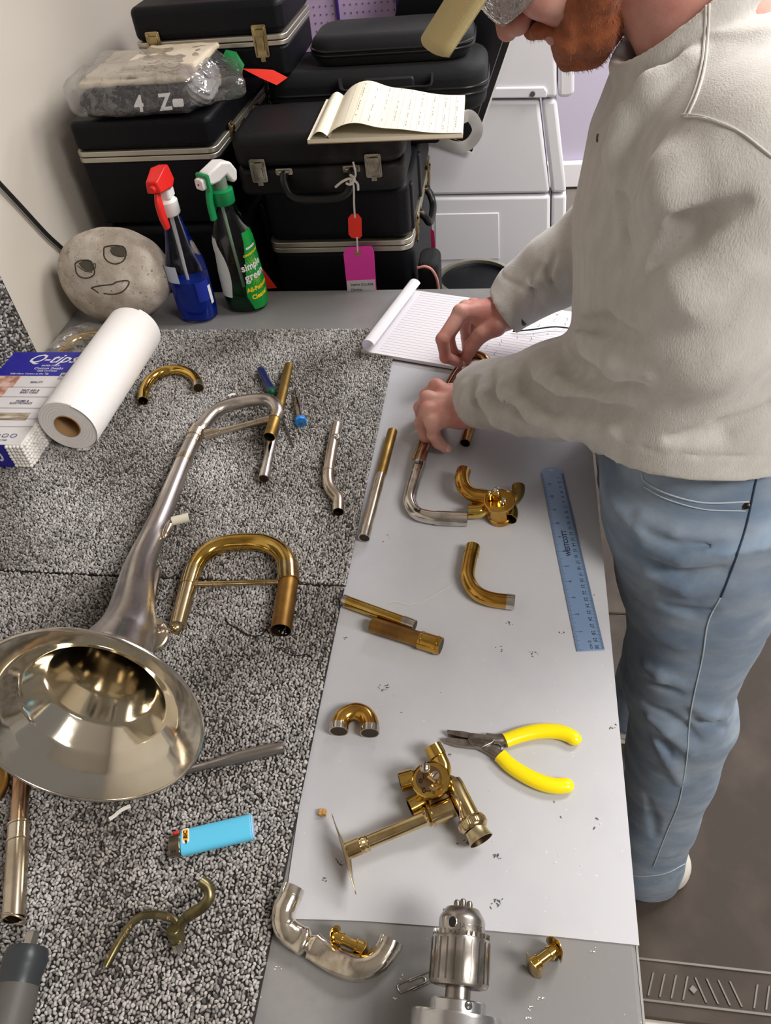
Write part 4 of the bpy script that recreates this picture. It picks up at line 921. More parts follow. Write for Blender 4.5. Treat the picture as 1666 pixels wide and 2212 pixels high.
# pair of straight tubes
z = ST+.0078
pa, pb = at(742, 1297, z), at(896, 1353, z)
t = Thing('brass_tube', 'bright brass tube with silver ends leaning on the brown one', 'brass tube', (pa+pb)/2)
t.part('tube', G().tube(resample([pa, pb], 14), .0075, 26, hollow=True), brass)
t.part('ferrule', G().tube(resample([pb+(pa-pb)*.16, pb], 4), .0081, 26, hollow=True, wall=.0012), silver_clean); t.part('ferrule', G().tube(resample([pa, pa+(pb-pa)*.06], 3), .0080, 26, hollow=True, wall=.0012), silver_clean)
z = ST+.0098
pa, pb = at(803, 1349, z), at(953, 1396, z); pm = pa+(pb-pa)*.70
t = Thing('brass_tube', 'oxidised brown brass tube with a polished ferrule end', 'brass tube', (pa+pb)/2)
t.part('brown_tube', G().tube(resample([pa, pm], 12), .0094, 28, hollow='start'), brass_brown)
t.part('ferrule', G().tube(resample([pm, pb], 8), .0106, 28, hollow=True, wall=.0012), brass)
t.part('bead', merge(rings(resample([pm, pb], 12), (1, 9), .0106, .0011, 28)), brass)
# small U crook
z = ST+.0095
pp = resample(spline(px([(732, 1580), (734, 1563), (746, 1546), (768, 1537), (789, 1545), (799, 1563), (799, 1584)], z), 8), 46)
t = tubething('brass_u_crook', 'small tight brass U crook with silver ends', 'brass tube', pp, .0098, brass_gold, ferr=((0, 6, .0007, silver_clean), (40, 46, .0007, silver_clean)))
# ---- trombone bell section
bc, bn = A(-.388, .327, 1.0375), A(.151, -.954, .26); bn = nrm(bn)
stem = [bc, bc-bn*.05, bc-bn*.10, bc-bn*.15, A(-.443, .565, .9755), A(-.458, .64, .957), A(-.464, .70, .9495), A(-.472, .80, .944), A(-.474, .885, .942)]
sp = resample(spline(stem, 14), 120)
Ls = sum(np.linalg.norm(sp[i+1]-sp[i]) for i in range(119))
ks = [0, .004, .012, .025, .05, .08, .12, .17, .22, .27, .33, .40, .48, .60]; kr = [.1125, .104, .088, .0725, .0560, .0440, .0345, .0270, .0222, .0192, .0165, .0142, .0125, .0112]
t = Thing('trombone_bell', 'tarnished silver trombone bell section lying on the carpet tiles', 'trombone bell', (bc[0], bc[1], TZ))
sp2 = []
for i in range(140):
    s = (i/139)**1.8*Ls
    sp2.append(s)
dd = np.concatenate([[0], np.cumsum([np.linalg.norm(sp[i+1]-sp[i]) for i in range(119)])])
SPt = [A(*[np.interp(s, dd, np.array(sp)[:, i]) for i in range(3)]) for s in sp2]; RR = [float(np.interp(s, ks, kr)) for s in sp2]
def sweep(P, R, seg=72, T=None):
    g = G(); n = len(P); Tn = [nrm(P[min(i+1, n-1)]-P[max(i-1, 0)]) for i in range(n)]; nn = nrm(A(0, 0, 1)-Tn[0]*Tn[0][2]); V = []
    for i in range(n):
        nn = nrm(nn-Tn[i]*(nn@Tn[i])); b = np.cross(Tn[i], nn)
        for k in range(seg):
            a = 2*PI*k/seg; V.append(P[i]+(nn*math.cos(a)+b*math.sin(a))*R[i])
    return g.add(V, [(i*seg+k, i*seg+(k+1) % seg, (i+1)*seg+(k+1) % seg, (i+1)*seg+k) for i in range(n-1) for k in range(seg)])
bell = t.part('bell_flare', sweep(SPt, RR), silver, sharp=0)
t.part('bell_interior', sweep(SPt[:110], [r-.0011 for r in RR[:110]]), bell_in, sharp=0)
t.part('throat_disc', G().lathe([(RR[109], 0), (.0001, .0002)], SPt[109], nrm(SPt[110]-SPt[109]), 24), black_hole)  # dark disc closes the throat, standing in for shade deep in the bore
b_ = []
n1 = nrm(np.cross(bn, A(0, 0, 1))); n2 = np.cross(bn, n1)
t.part('rim_bead', G().tube([bc+(n1*math.cos(a)+n2*math.sin(a))*.1126 for a in np.linspace(0, 2*PI, 97)], .0018, 10), silver_clean)
# ferrules and patch on the stem
for s0, s1, dr in ((.545, .553, .0007), (.583, .585, .0012), (.500, .512, .0005)):
    pth = [A(*[np.interp(s, dd, np.array(sp)[:, i]) for i in range(3)]) for s in np.linspace(min(s0, Ls-.02), min(s1, Ls-.008), 6)]
    t.part('ferrule', G().tube(pth, float(np.interp(min(s0, Ls-.02), ks, kr))+dr, 32, hollow=True, wall=.0012), silver_warm)
# bow at the stem end
zb = .944
bow = resample(spline([sp[-1], at(440, 918, zb+.001), at(455, 900, zb+.003), at(474, 884, zb+.005), at(498, 874, zb+.007), at(522, 868, zb+.009), (at(546, 864, zb+.012)), at(569, 863, zb+.014), at(586, 867, zb+.016), at(597, 879, zb+.017), at(599, 893, zb+.016), at(594, 906, zb+.015)], 8), 60)
t.part('bow', G().tube([sp[-2]]+bow, [.0112]*2+[.0112-.0018*i/59 for i in range(59)], 30), silver)
t.part('ferrule', G().tube(resample([sp[-4], sp[-1], bow[1]], 8), .0121, 30, hollow=True, wall=.0015), silver_warm)
t.part('ferrule', G().tube(bow[54:], .0103, 30, hollow=True, wall=.0012), silver_warm)
e = at(582, 944, zb+.012); t.part('brass_stub', G().tube(resample([bow[-2], e], 10), .0092, 28, hollow='end'), brass_raw)
a, b = at(444, 940, zb+.002), at(588, 904, zb+.013)
cr = G().tube([a, b], .0052, 18); cr.tube([a, a+(b-a)*.2], [.0085, .0068], 18); cr.tube([b-(b-a)*.22, b], .0064, 18)
cr.tube([a+(b-a)*.2, a+(b-a)*.215], .0078, 18); cr.tube([b-(b-a)*.24, b-(b-a)*.225], .0072, 18); t.part('cross_brace', cr, silver_warm)
# side nub (white sleeve) on the stem
a, b = at(372, 1126, .962), at(409, 1117, .962)
t.part('side_nub', G().tube(resample([a, b], 5), .0062, 20, hollow='end'), mat('ivory_sleeve', lin(222, 216, 200), .35))
t.part('nub_flange', G().sphere(a+A(-.002, -.012, -.002), (.006, .018, .006), 14), silver_warm)
# small valve hardware by the bell rim
t.part('brass_side_tube', G().tube(spline([at(340, 1228, .945), at(330, 1275, .955), at(320, 1330, .962), at(314, 1370, .964)], 6), [.004]+[.0062]*17+[.0062], 16), silver_warm)
V0 = at(330, 1372, .955)
t.part('side_rotor', G().lathe([(.0175, -.015), (.0175, 0), (.0185, .001), (.0185, .004), (.0165, .005), (.0165, .0062), (.0001, .0064)], V0, (.25, -.35, .9), 36), silver_warm)
g = G()
for r_ in (.0125, .0085): g.tube([V0+nrm(A(.25, -.35, .9))*.0075+A(r_*math.cos(a), r_*math.sin(a), -.2*r_*math.cos(a)+.3*r_*math.sin(a)) for a in np.linspace(.4, 5, 24)], .0016, 8)
t.part('rotor_scroll', g, silver_clean)
g = G().tube([at(322, 1347, .972), at(322, 1360, .962)], .0045, 14); g.tube([at(343, 1342, .968), at(343, 1352, .96)], .0052, 14); g.tube([at(326, 1352, .970), at(374, 1361, .966)], .0016, 8); t.part('linkage', g, silver_warm)
P = at(380, 1358, .966); t.part('linkage_knob', G().lathe([(.002, -.004), (.0062, -.003), (.0066, .002), (.004, .0045), (.0001, .0048)], P, nrm(A(.3, -.8, .5)), 20), brass_pale)
# ---- slide tubes lower left, from below the bell
z = CT+.0105
pp = resample([at(48, 1640, z), at(30, 1985, z)], 30)
t = Thing('slide_tube', 'silver outer slide tube sticking out from under the bell, open end nearest', 'tube', pp[15])
t.part('inner_tube', G().tube(pp[:14], .0088, 26), mat('coppery_silver', lin(196, 168, 140), .22, 1, lin(140, 96, 64), 40, 4, .4, .7, stretch=(2, .3, 1)))
t.part('outer_tube', G().tube(pp[13:], .0104, 30, hollow=True, wall=.0013), silver_warm)
t.part('ferrule', rings(pp, (13, 16), .0106, .0014, 30), silver_warm)
t.part('end_bead', G().tube([pp[-1]+(A(1, 0, 0)*math.cos(a)+A(0, .1, 1)*math.sin(a))*.0106 for a in np.linspace(0, 2*PI, 40)], .0012, 8), silver_warm)
pp = resample(spline([at(-30, 1640, z), at(4, 1665, z), at(8, 1690, z), at(-6, 1722, z)], 6), 20)
solo('copper_tube', 'brown copper-toned tube at the left edge below the bell', 'tube', G().tube(pp, .006, 18), brass_brown, pp[5])
# ---- steel mandrel rod
pa, pb = at(385, 1668, CT+.005), at(612, 1613, CT+.0075)
t = Thing('steel_mandrel', 'tapered grey steel rod with a hole, tucked under the bell', 'steel rod', (pa+pb)/2)
n = 24; P = resample([pa, pb], n); t.part('rod', G().tube(P, [.0042]*6+[.0042+.0026*min(1, i/7) for i in range(15)]+[.0068, .0066, .0058], 24), mat('grey_steel', lin(170, 164, 158), .3, 1))
t.part('drilled_hole', G().lathe([(.0001, .0004), (.0022, .0004), (.0024, 0)], at(597, 1607, CT+.0130), (0, -.15, 1), 14), black_ink)
# ---- lighter
z0 = CT+.001; a, b = at(392, 1822, z0+.006), at(545, 1786, z0+.006); d_ = nrm(b-a); s_ = np.cross(A(0, 0, 1), d_); Ll = np.linalg.norm(b-a)
t = Thing('lighter', 'light blue disposable lighter on the near carpet tile', 'lighter', (a+b)/2-A(0, 0, .006))
def oval(w_, h_, n=28, p=2.6): return [(math.copysign(abs(math.cos(2*PI*k/n))**(2/p), math.cos(2*PI*k/n))*w_, math.copysign(abs(math.sin(2*PI*k/n))**(2/p), math.sin(2*PI*k/n))*h_) for k in range(n)]
t.part('fuel_body', G().prism(oval(.0128, .0066), a, s_, (0, 0, 1), d_*Ll), cyan_pl, bevel=.0012)
t.part('base_cap', G().prism(oval(.0118, .0058), b, s_, (0, 0, 1), d_*.0012), mat('pale_blue_cap', lin(176, 206, 240), .4), bevel=.0005)
hd_ = t.part('metal_hood', G().prism(oval(.0112, .0060), a-s_*.0008, s_, (0, 0, 1), -d_*.0115), mat('chrome_hood', lin(150, 138, 122), .18, 1), bevel=.001)
t.part('gas_lever', G().prism(rrect(.006, .006, .0018), a+s_*.0100-d_*.0015, s_, (0, 0, 1), -d_*.006), red_pl, bevel=.001)
g = G()
for k in range(2): g.prism(rrect(.0012, .003, .0005), a-s_*.0085-d_*(.005+.0025*k)+A(0, 0, .0052), d_, s_, (0, 0, .0012))
t.part('hood_slots', g, black_ink, parent=hd_)
P = a+d_*.006+s_*.0035+A(0, 0, .00655)
lg = t.part('logo_sticker', G().prism(rrect(.007, .0145, .002), P, d_, s_, (0, 0, .00025)), white_pl2)
t.part('logo_field', G().prism(rrect(.005, .0105, .0015), P+s_*.0008+A(0, 0, .0003), d_, s_, (0, 0, .0002)), mat('logo_orange', lin(250, 176, 20), .5), parent=lg)
t.part('logo_text', text_geo('BIC', .0052, P+s_*.0008+A(0, 0, .0007), s_, -d_, bold=.0002, depth=.0001, shear=.2), black_ink, parent=lg)
g = G().sphere(P-s_*.0052+A(0, 0, .0004), (.0011, .0011, .0003), 8); g.prism([(0, 0), (.0012, 0), (.0016, .0026), (-.0004, .0026)], P-s_*.0078+A(0, 0, .0004), d_, s_, (0, 0, .0002)); t.part('logo_figure', g, black_ink, parent=lg)
# ---- trigger lever
z = CT+.006
m_ol = mat('olive_brass', lin(138, 126, 92), .34, .9, lin(100, 92, 64), 60, 4)
pp = spline(px([(229, 2088, z), (252, 2045, z+.002), (280, 2000, z+.006), (305, 1979, z+.009), (340, 1976, z+.010), (372, 1984, z+.010), (388, 2000, z+.008)], z), 6)
t = Thing('trigger_lever', 'olive brass thumb trigger lever with a curved finger hook', 'lever', sum(pp)/len(pp))
t.part('flat_arm', G().tube(pp, .0048, 12, sx=.9, sy=.75), m_ol)
pp2 = spline(px([(388, 2004, z+.008), (396, 1988, z+.012), (412, 1975, z+.016), (436, 1960, z+.020), (452, 1938, z+.024), (448, 1915, z+.028), (432, 1902, z+.032)], z), 6)
t.part('finger_hook', G().tube(pp2, [.0044]*10+[.0052]*(len(pp2)-10), 16, hollow='end', wall=.0018), m_ol)
P = at(386, 2018, z+.004); t.part('pivot_barrel', G().lathe([(.006, -.001), (.0068, 0), (.0068, .014), (.006, .015), (.0025, .015), (.0025, .0152), (.0001, .0152)], P-A(0, .004, .004), nrm(A(-.2, .35, .9)), 24), m_ol)
t.part('pivot_screw', G().lathe([(.0001, 0), (.0052, .001), (.0056, .008), (.0001, .009)], P-A(-.003, .012, .006), nrm(A(-.2, .5, .5)), 20), silver_clean)
g = G()
for (u, v, dz) in ((234, 2066, .0058), (275, 2012, .0085), (270, 2020, .0085), (283, 2000, .009), (364, 1983, .0145)): g.lathe([(.0001, .0012), (.0012, .001), (.0018, 0)], at(u, v, z+dz), (0, 0, 1), 10)
t.part('rivet', g, brass_pale)
# ---- rotary tool (lower left)
za = CT+.019
a, b = at(62, 2048, za+.0), at(-20, 2330, za)
d_ = nrm(b-a); s_ = np.cross(A(0, 0, 1), d_)
grey_r = mat('grey_rubber_body', lin(84, 82, 78), .5, 0, bump=.1, bs=300); dk = mat('dark_plastic_body', lin(50, 54, 58), .35)
t = Thing('rotary_tool', 'black and grey rotary tool entering at the lower left corner', 'tool', a-A(0, 0, .02))
t.part('nose_cap', G().lathe([(.0085, -.001), (.0170, .0005), (.0180, .003), (.0192, .010), (.0186, .016), (.0172, .023), (.0178, .030)], a, d_, 36), dk)
t.part('tool_body', G().lathe([(.0178, .030), (.0192, .040), (.0196, .09), (.0200, .16)], a, d_, 36), grey_r)
t.part('spindle', G().lathe([(.0001, -.013), (.0056, -.013), (.0062, -.011), (.0062, 0)], a, d_, 6), steel)
P = a+d_*.036+A(0, 0, .0155)-s_*(-.009)
bt = t.part('lock_button', G().prism(rrect(.013, .010, .003), a+d_*.038+A(0, 0, .0130)+s_*(-.0135), d_, nrm(s_*1+A(0, 0, .9)), nrm(A(0, 0, 1)-s_*.9)*.004), blk_plastic, bevel=.001)
uu = nrm(s_*1+A(0, 0, .9)); nn_ = nrm(A(0, 0, 1)-s_*.9)
t.part('button_text', text_geo('A', .0085, a+d_*.038+A(0, 0, .0130)+s_*(-.0135)+nn_*.0042, uu, -d_, bold=.0002, depth=.0001), white_ink, parent=bt)
t.part('button_text', text_geo('or', .0065, a+d_*.048+A(0, 0, .0130)+s_*(-.0150)+nn_*.0033, uu, -d_, bold=.0001, depth=.0001), white_ink)
t.part('arrow_mark', G().prism([(0, 0), (.010, -.0042), (.010, .0042)], a+d_*.092+A(0, 0, .0198)+s_*.004, d_, s_, (0, 0, .0004)), white_ink)
t.part('vent_slots', merge(*[G().prism(rrect(.0025, .012, .001), a+d_*(.072+.008*k)+A(0, 0, .0135)+s_*(-.0135), d_, uu, nn_*.0018) for k in range(3)]), black_ink)
# ---- crushed silver crook
z = TZ+.0125
pth = spline(px([(634, 1918, z+.004), (626, 1938, z+.004), (613, 1972, z+.002), (618, 2005, z), (645, 2027, z-.001), (672, 2040, z-.002), (700, 2060, z-.002), (740, 2082, z-.001), (780, 2092, z), (815, 2078, z+.001), (838, 2048, z+.003), (846, 2030, z+.004)], z), 6)
n = len(pth); rad = []
for i in range(n):
    s = i/(n-1); r_ = .0108
    r_ *= 1-.38*math.exp(-((s-.445)/.018)**2)+.12*math.exp(-((s-.47)/.012)**2)+.10*math.exp(-((s-.40)/.02)**2); rad.append(r_)
g = G().tube(pth, rad, 32, hollow=True)
V = [A(*p) for p in g.v]
for i in range(len(V)):
    dmin = min(range(0, n, 2), key=lambda j: (V[i][0]-pth[j][0])**2+(V[i][1]-pth[j][1])**2); s = dmin/(n-1)
    k = math.exp(-((s-.52)/.11)**2)+.7*math.exp(-((s-.36)/.06)**2)
    if V[i][2] > z+.001: V[i][2] -= (V[i][2]-z)*.55*min(1, k)
g.v = [tuple(p) for p in V]
t = Thing('crushed_crook', 'dented shiny silver crook crushed and kinked in the middle', 'tube', pth[n//2])
t.part('tube', g, mat('polished_silver', lin(228, 220, 206), .14, 1, lin(176, 160, 136), 70, 4, .5, .75, bump=.25, bs=60))
t.part('ferrule', G().tube(pth[:6], .0112, 30, hollow=True, wall=.0014), silver_clean); t.part('ferrule', G().tube(pth[-6:], .0113, 30, hollow=True, wall=.0014), silver_clean)
# ---- flanged braces
def brace(label, u0, v0, u1, v1, z_a, z_b, m, fr, tiltn):
    a, b = at(u0, v0, z_a), at(u1, v1, z_b); d = nrm(b-a); Lb = np.linalg.norm(b-a)
    t = Thing('flanged_brace', label, 'brace', (a+b)/2)
    t.part('stem', G().lathe([(.0055, 0), (.0055, Lb*.25), (.0062, Lb*.26), (.0062, Lb*.30), (.0042, Lb*.31), (.0042, Lb*.69), (.0062, Lb*.70), (.0062, Lb*.74), (.0055, Lb*.75), (.0055, Lb)], a, d, 24), m)
    for (P, s) in ((a, -1), (b, 1)):
        side = nrm(np.cross(d, A(0, 0, 1))); upv = np.cross(side, d); V = []; n1_, n2_ = 12, 8
        for i in range(n1_+1):
            for j in range(n2_+1):
                x = (j/n2_-.5)*2; y = (i/n1_-.5)*2; wd = fr*.62*math.sqrt(max(0, 1-abs(y)**3.0))+.0008
                V.append(P+side*x*wd+upv*y*fr*1.05+d*s*(-.0035*(x*wd/(fr*.62))**2*1.0+.001))
        F_ = [(i*(n2_+1)+j, i*(n2_+1)+j+1, (i+1)*(n2_+1)+j+1, (i+1)*(n2_+1)+j) for i in range(n1_) for j in range(n2_)]
        o = t.part('flange', G().add(V, F_), m); sd = o.modifiers.new('solid', 'SOLIDIFY'); sd.thickness = .0007; sd.offset = 0
    return t
brace('short gold flanged brace beside the crushed crook', 720, 2021, 790, 2052, TZ+.0125, TZ+.0115, brass, .0125, 0)
brace('short gold flanged brace alone right of the drill chuck', 1148, 2088, 1203, 2048, TZ+.0150, TZ+.0150, brass, .0150, 0)
# ---- paper clip
z = TZ+.0010; c = [(868, 2140), (935, 2112), (941, 2104), (933, 2098), (866, 2123), (859, 2131), (866, 2140)]
pts = [(920, 2118), (895, 2128), (866, 2140), (859, 2134), (862, 2125), (925, 2099), (940, 2101), (940, 2111), (932, 2117), (893, 2131)]
pts2 = [(893, 2139), (932, 2120), (941, 2110), (938, 2100), (926, 2099), (866, 2124), (859, 2133), (865, 2143), (873, 2142), (915, 2124), (920, 2117), (916, 2111), (908, 2110), (884, 2120)]
solo('paper_clip', 'small silver paper clip beside the drill chuck', 'paper clip', G().tube(spline(px(pts2, z), 5), .0006, 8), steel, at(900, 2120))
# ---- drill chuck in its aluminium holder
o_ = A(-.022, .1, TZ+.040); axc = nrm(A(.015, 1, .17))
P0 = A(-.0205, .141, TZ+.0530)
def on(h): return P0+axc*h
t = Thing('drill_chuck', 'steel keyed drill chuck mounted on a turned aluminium body', 'drill chuck', (P0[0], P0[1], TZ))
t.part('aluminium_body', G().lathe([(.0001, -.098), (.0355, -.098), (.0355, -.004), (.0345, -.001), (.0001, 0)], P0, axc, 64), alu)
t.part('aluminium_collar', G().lathe([(.0225, -.002), (.0225, .0065), (.0215, .0075), (.0001, .0075)], P0, axc, 48), alu)
t.part('shank', G().lathe([(.010, .006), (.010, .022)], P0, axc, 32), steel)
cs = .0155
prof = [(.0001, cs+.006), (.012, cs+.006), (.0165, cs+.0015), (.0185, cs), (.0226, cs+.001), (.0236, cs+.003), (.0236, cs+.034), (.0228, cs+.0355), (.0001, cs+.0355)]
t.part('chuck_sleeve', G().lathe(prof, P0, axc, 64), steel)
g = G(); sa = nrm(np.cross(axc, A(0, 0, 1))); sb = np.cross(sa, axc)
for k in range(22):
    a = 2*PI*k/22; r_ = (sa*math.cos(a)+sb*math.sin(a)); g.prism(rrect(.0012, .029, .0005, 2), on(cs+.0185)+r_*.0234, np.cross(axc, r_), axc, r_*.0006)
t.part('sleeve_ridges', g, steel_dark)
g = G()
for k in range(34):
    a = 2*PI*k/34; r_ = (sa*math.cos(a)+sb*math.sin(a)); g.prism([(-.0014, 0), (.0014, 0), (.0005, .0036), (-.0005, .0036)], on(cs+.0352)+r_*.0205, np.cross(axc, r_), axc, r_*.0028)
t.part('gear_teeth', g, steel)
ns = cs+.0355
t.part('nose', G().lathe([(.0190, ns-.001), (.0190, ns+.012), (.0182, ns+.0145), (.0135, ns+.021), (.0125, ns+.0215), (.006, ns+.0212)], P0, axc, 56), steel)
for k in range(3):
    a = math.radians(90+120*k); r_ = (sa*math.cos(a)+sb*math.sin(a)); t.part('jaw', G().lathe([(.0028, ns+.016), (.0028, ns+.0255), (.0018, ns+.0275), (.0001, ns+.028)], P0+r_*.0060, axc, 12), steel)
for ang in (112,):
    a = math.radians(ang); r_ = (sa*math.cos(a)+sb*math.sin(a)); t.part('key_hole', G().lathe([(.0034, .0002), (.0034, .0006), (.0001, .0007)], on(ns+.0085)+r_*.0188, r_, 22), black_ink); t.part('hole_rim', G().lathe([(.0032, .0002), (.0036, .0007), (.0041, .0002), (.0032, .0002)], on(ns+.0085)+r_*.0188, r_, 22), steel)
a = math.radians(66); r_ = (sa*math.cos(a)+sb*math.sin(a)); t.part('set_screw_hole', G().lathe([(.0032, 0), (.0032, .0005), (.0001, .0006)], on(.004)+r_*.0223, r_, 18), black_ink)
t.part('set_screw_thread', G().tube([on(.004)+r_*.0229+np.cross(axc, r_)*q_*.0022*math.cos(b_a)+axc*q_*.0022*math.sin(b_a) for b_a, q_ in zip(np.linspace(0, 12, 40), np.linspace(1, .3, 40))], .00035, 5), steel)
def cylfn(hc, ac_, R_):
    def fn(x, y, z_):
        a = ac_-x/R_; r_ = (sa*math.cos(a)+sb*math.sin(a)); return on(hc+y)+r_*(R_+z_)
    return fn
t.part('engraving', text_geo('JACOBS', .006, (0, 0, 0), (1, 0, 0), (0, 1, 0), fn=cylfn(ns+.006, math.radians(62), .0191), depth=.0002, spacing=1.05), steel_dark)
# small steel pin leaning beside the chuck
solo('steel_pin', 'short steel pin leaning against the chuck', 'pin', G().tube([at(968, 1990, TZ+.030), at(961, 1962, TZ+.034)], .0019, 12), steel, at(965, 1976, TZ+.03))
# ---- pliers
z = ST+.005
t = Thing('pliers', 'flat-nose steel pliers with bright yellow vinyl grips', 'pliers', at(1085, 1610))
ys = mat('brushed_tool_steel', lin(166, 158, 152), .34, 1, lin(130, 122, 116), 80, 3)
def outl(pts, z0, h): 
    P = [at(u, v, z0+h/2) for (u, v) in pts]; return G().prism([(p[0], p[1]) for p in P], (0, 0, z0), (1, 0, 0), (0, 1, 0), (0, 0, h))
cr5 = lambda x, y: (680+x/2.38, 1140+y/2.38)
t.part('upper_jaw', outl([cr5(*p) for p in [(680, 1046), (760, 1052), (806, 1062), (830, 1080), (800, 1092), (730, 1078), (684, 1066)]], ST+.002, .007), ys, bevel=.0008)
t.part('lower_jaw', outl([cr5(*p) for p in [(671, 1088), (700, 1084), (790, 1096), (860, 1112), (862, 1136), (800, 1132), (730, 1122), (672, 1104)]], ST+.002, .007), ys, bevel=.0008)
t.part('joint_plate', outl([cr5(*p) for p in [(806, 1062), (886, 1074), (915, 1086), (930, 1100), (910, 1118), (862, 1140), (800, 1120), (786, 1098)]], ST+.003, .0085), ys, bevel=.001)
t.part('plate_text', merge(text_geo('Stainless Steel', .0042, at(1037, 1597, ST+.0118), nrm(A(1, -.06, 0)), nrm(A(.06, 1, 0)), depth=.0001), text_geo('Pakistan', .0042, at(1034, 1603, ST+.0118), nrm(A(1, -.06, 0)), nrm(A(.06, 1, 0)), depth=.0001)), steel_dark)
t.part('spring', G().tube(spline(px([cr5(*p)+(z,) for p in [(888, 1112), (925, 1106), (960, 1128), (955, 1150)]], z), 5), .0014, 8), steel_dark)
for nm, base, grip in (('upper', [(880, 1082), (930, 1088), (985, 1084)], [(978, 1095), (1060, 1066), (1150, 1047), (1240, 1047), (1300, 1063), (1336, 1084)]), ('lower', [(862, 1118), (905, 1140), (958, 1176)], [(955, 1172), (1010, 1225), (1090, 1276), (1170, 1312), (1240, 1327), (1296, 1324)])):
    P = px([cr5(*p)+(z,) for p in base], z); t.part('handle_shank', G().tube(spline(P, 5), .0062, 14, sx=.75), ys)
    P = spline(px([cr5(*p)+(z+.001,) for p in grip], z), 6); n = len(P); P = [P[0]]+P+[P[-1]+nrm(P[-1]-P[-2])*.0035, P[-1]+nrm(P[-1]-P[-2])*.0062, P[-1]+nrm(P[-1]-P[-2])*.0072]
    R_ = [.0055]+[.0078+.0006*math.sin(i/n*PI) for i in range(n)]+[.0068, .0042, .0010]; R_[0] = R_[1] = .0082
    t.part('grip', G().tube(P, R_, 18, sx=.8), yellow_grip)
# ---- ruler
c = [at(1171, 1026, ST), at(1213, 1018, ST), at(1306, 1405, ST), at(1247, 1408, ST)]
rl = nrm((c[2]+c[3])/2-(c[0]+c[1])/2); a0 = c[3]; wv = nrm(c[2]-c[3]); wv = nrm(wv-rl*(wv@rl)); Lr_ = np.linalg.norm((c[2]+c[3])/2-at(1192, 1010, ST)); Wr = .0318
O = (c[2]+c[3])/2
ruler_m = mat('blue_steel', lin(146, 170, 204), .34, .35, lin(132, 158, 194), 3, 3, spec=.5)
pts = [(-Wr/2, 0), (Wr/2, 0), (Wr/2, Lr_-.012), (Wr/2-.004, Lr_-.003), (Wr/2-.012, Lr_), (-Wr/2+.012, Lr_), (-Wr/2+.004, Lr_-.003), (-Wr/2, Lr_-.012)]
t = Thing('ruler', 'blue-tinted steel thirty centimetre ruler at the right edge of the sheet', 'ruler', O-rl*Lr_/2)
rb_ = t.part('blade', G().prism(pts, O, wv, -rl, (0, 0, .0012)), ruler_m, bevel=.0003)
zz = A(0, 0, .0014)
t.part('hanging_hole', G().lathe([(.0001, .0001), (.003, .0001), (.0032, 0)], O-rl*(Lr_-.008)+A(0, 0, .00125), (0, 0, 1), 18), mat('hole_grey', lin(190, 190, 194), .5))
g = G(); blk = mat('ruler_ink', lin(38, 46, 66), .5)
def tick(x, y, l, w_): g.prism([(x, y-w_/2), (x+l, y-w_/2), (x+l, y+w_/2), (x, y+w_/2)], O+zz, wv, -rl, (0, 0, .0001))
for i in range(301):
    y = .0015+(300-i)*.001
    if y < Lr_-.012: tick(Wr/2, y, -(.006 if i % 10 == 0 else .0045 if i % 5 == 0 else .003), .00022)
for i in range(193):
    y = .0015+i*.0254/16
    if y < Lr_-.012: tick(-Wr/2, y, (.007 if i % 16 == 0 else .0055 if i % 8 == 0 else .0042 if i % 4 == 0 else .0028), .00022)
t.part('graduations', g, blk, kind='stuff')
g = G()
for i in range(1, 31):
    y = .0015+(30-i)*.01+.003
    if y < Lr_-.01: q = text_geo(str(i), .0062, O+zz+wv*(Wr/2-.0085)-rl*y, rl, wv, depth=.0001); g.add(q.v, q.f)
for i in range(1, 12):
    q = text_geo(str(i), .0062, O+zz+wv*(-Wr/2+.0095)-rl*(.0015+i*.0254), -rl, -wv, depth=.0001); g.add(q.v, q.f)
q = text_geo('cm 0', .006, O+zz+wv*.001-rl*.008, -rl, -wv, depth=.0001); g.add(q.v, q.f)
q = text_geo('WESTCOTT', .0085, O+zz-wv*.001-rl*.168, -rl, -wv, depth=.0001, bold=.0002); g.add(q.v, q.f)
t.part('numerals', g, blk)
# ---- rotor valve one (next to the ruler)
z = ST
Vc = at(1082, 1100, ST+.018); Vc[2] = ST+.002
t = Thing('rotor_valve', 'gold brass rotor valve with curved hook tube near the ruler', 'valve', Vc)
vax = nrm(A(-.06, -.10, 1))
vb = t.part('valve_casing', G().lathe([(.0165, 0), (.0175, .002), (.0175, .008), (.0160, .0095), (.0160, .026), (.0172, .030), (.0200, .032), (.0205, .034), (.0205, .0365), (.0190, .0372), (.0185, .0362), (.0001, .0362)], Vc, vax, 48), brass_gold)
top_ = Vc+vax*.037
g = G().lathe([(.0062, 0), (.0055, .006), (.0062, .012), (.0001, .0125)], top_+A(-.004, .005, 0), vax, 20); g.lathe([(.003, 0), (.0026, .010), (.0001, .0125)], top_+A(-.013, .002, 0), vax, 14); g.tube([top_+A(-.004, .005, .006), top_+A(-.013, .002, .006)], .003, 10)
t.part('stop_arm', g, brass)
g = G().sphere(top_+A(-.004, .005, .0125)+vax*.001, (.0048, .0048, .004), 16); g.sphere(top_+A(-.013, .002, .013), (.0024, .0024, .002), 10)
for dx, dy in ((.006, .001), (.004, -.005)): g.lathe([(.0032, 0), (.003, .0026), (.0001, .003)], top_+A(dx, dy, 0), vax, 12)
t.part('screw', g, silver_clean)
z8 = ST+.014
P = spline(px([(1002, 1018, ST+.030), (998, 1034, ST+.032), (1003, 1054, ST+.030), (1020, 1068, ST+.026), (1042, 1072, ST+.024), (1065, 1075, ST+.022)], z8), 6); t.part('hook_tube', G().tube(P, .0102, 22, hollow=True), brass_gold)
t.part('port_tube', G().tube(resample([at(1021, 1079, ST+.018), at(1060, 1082, ST+.018)], 6), .0088, 22, hollow='start'), brass_raw)
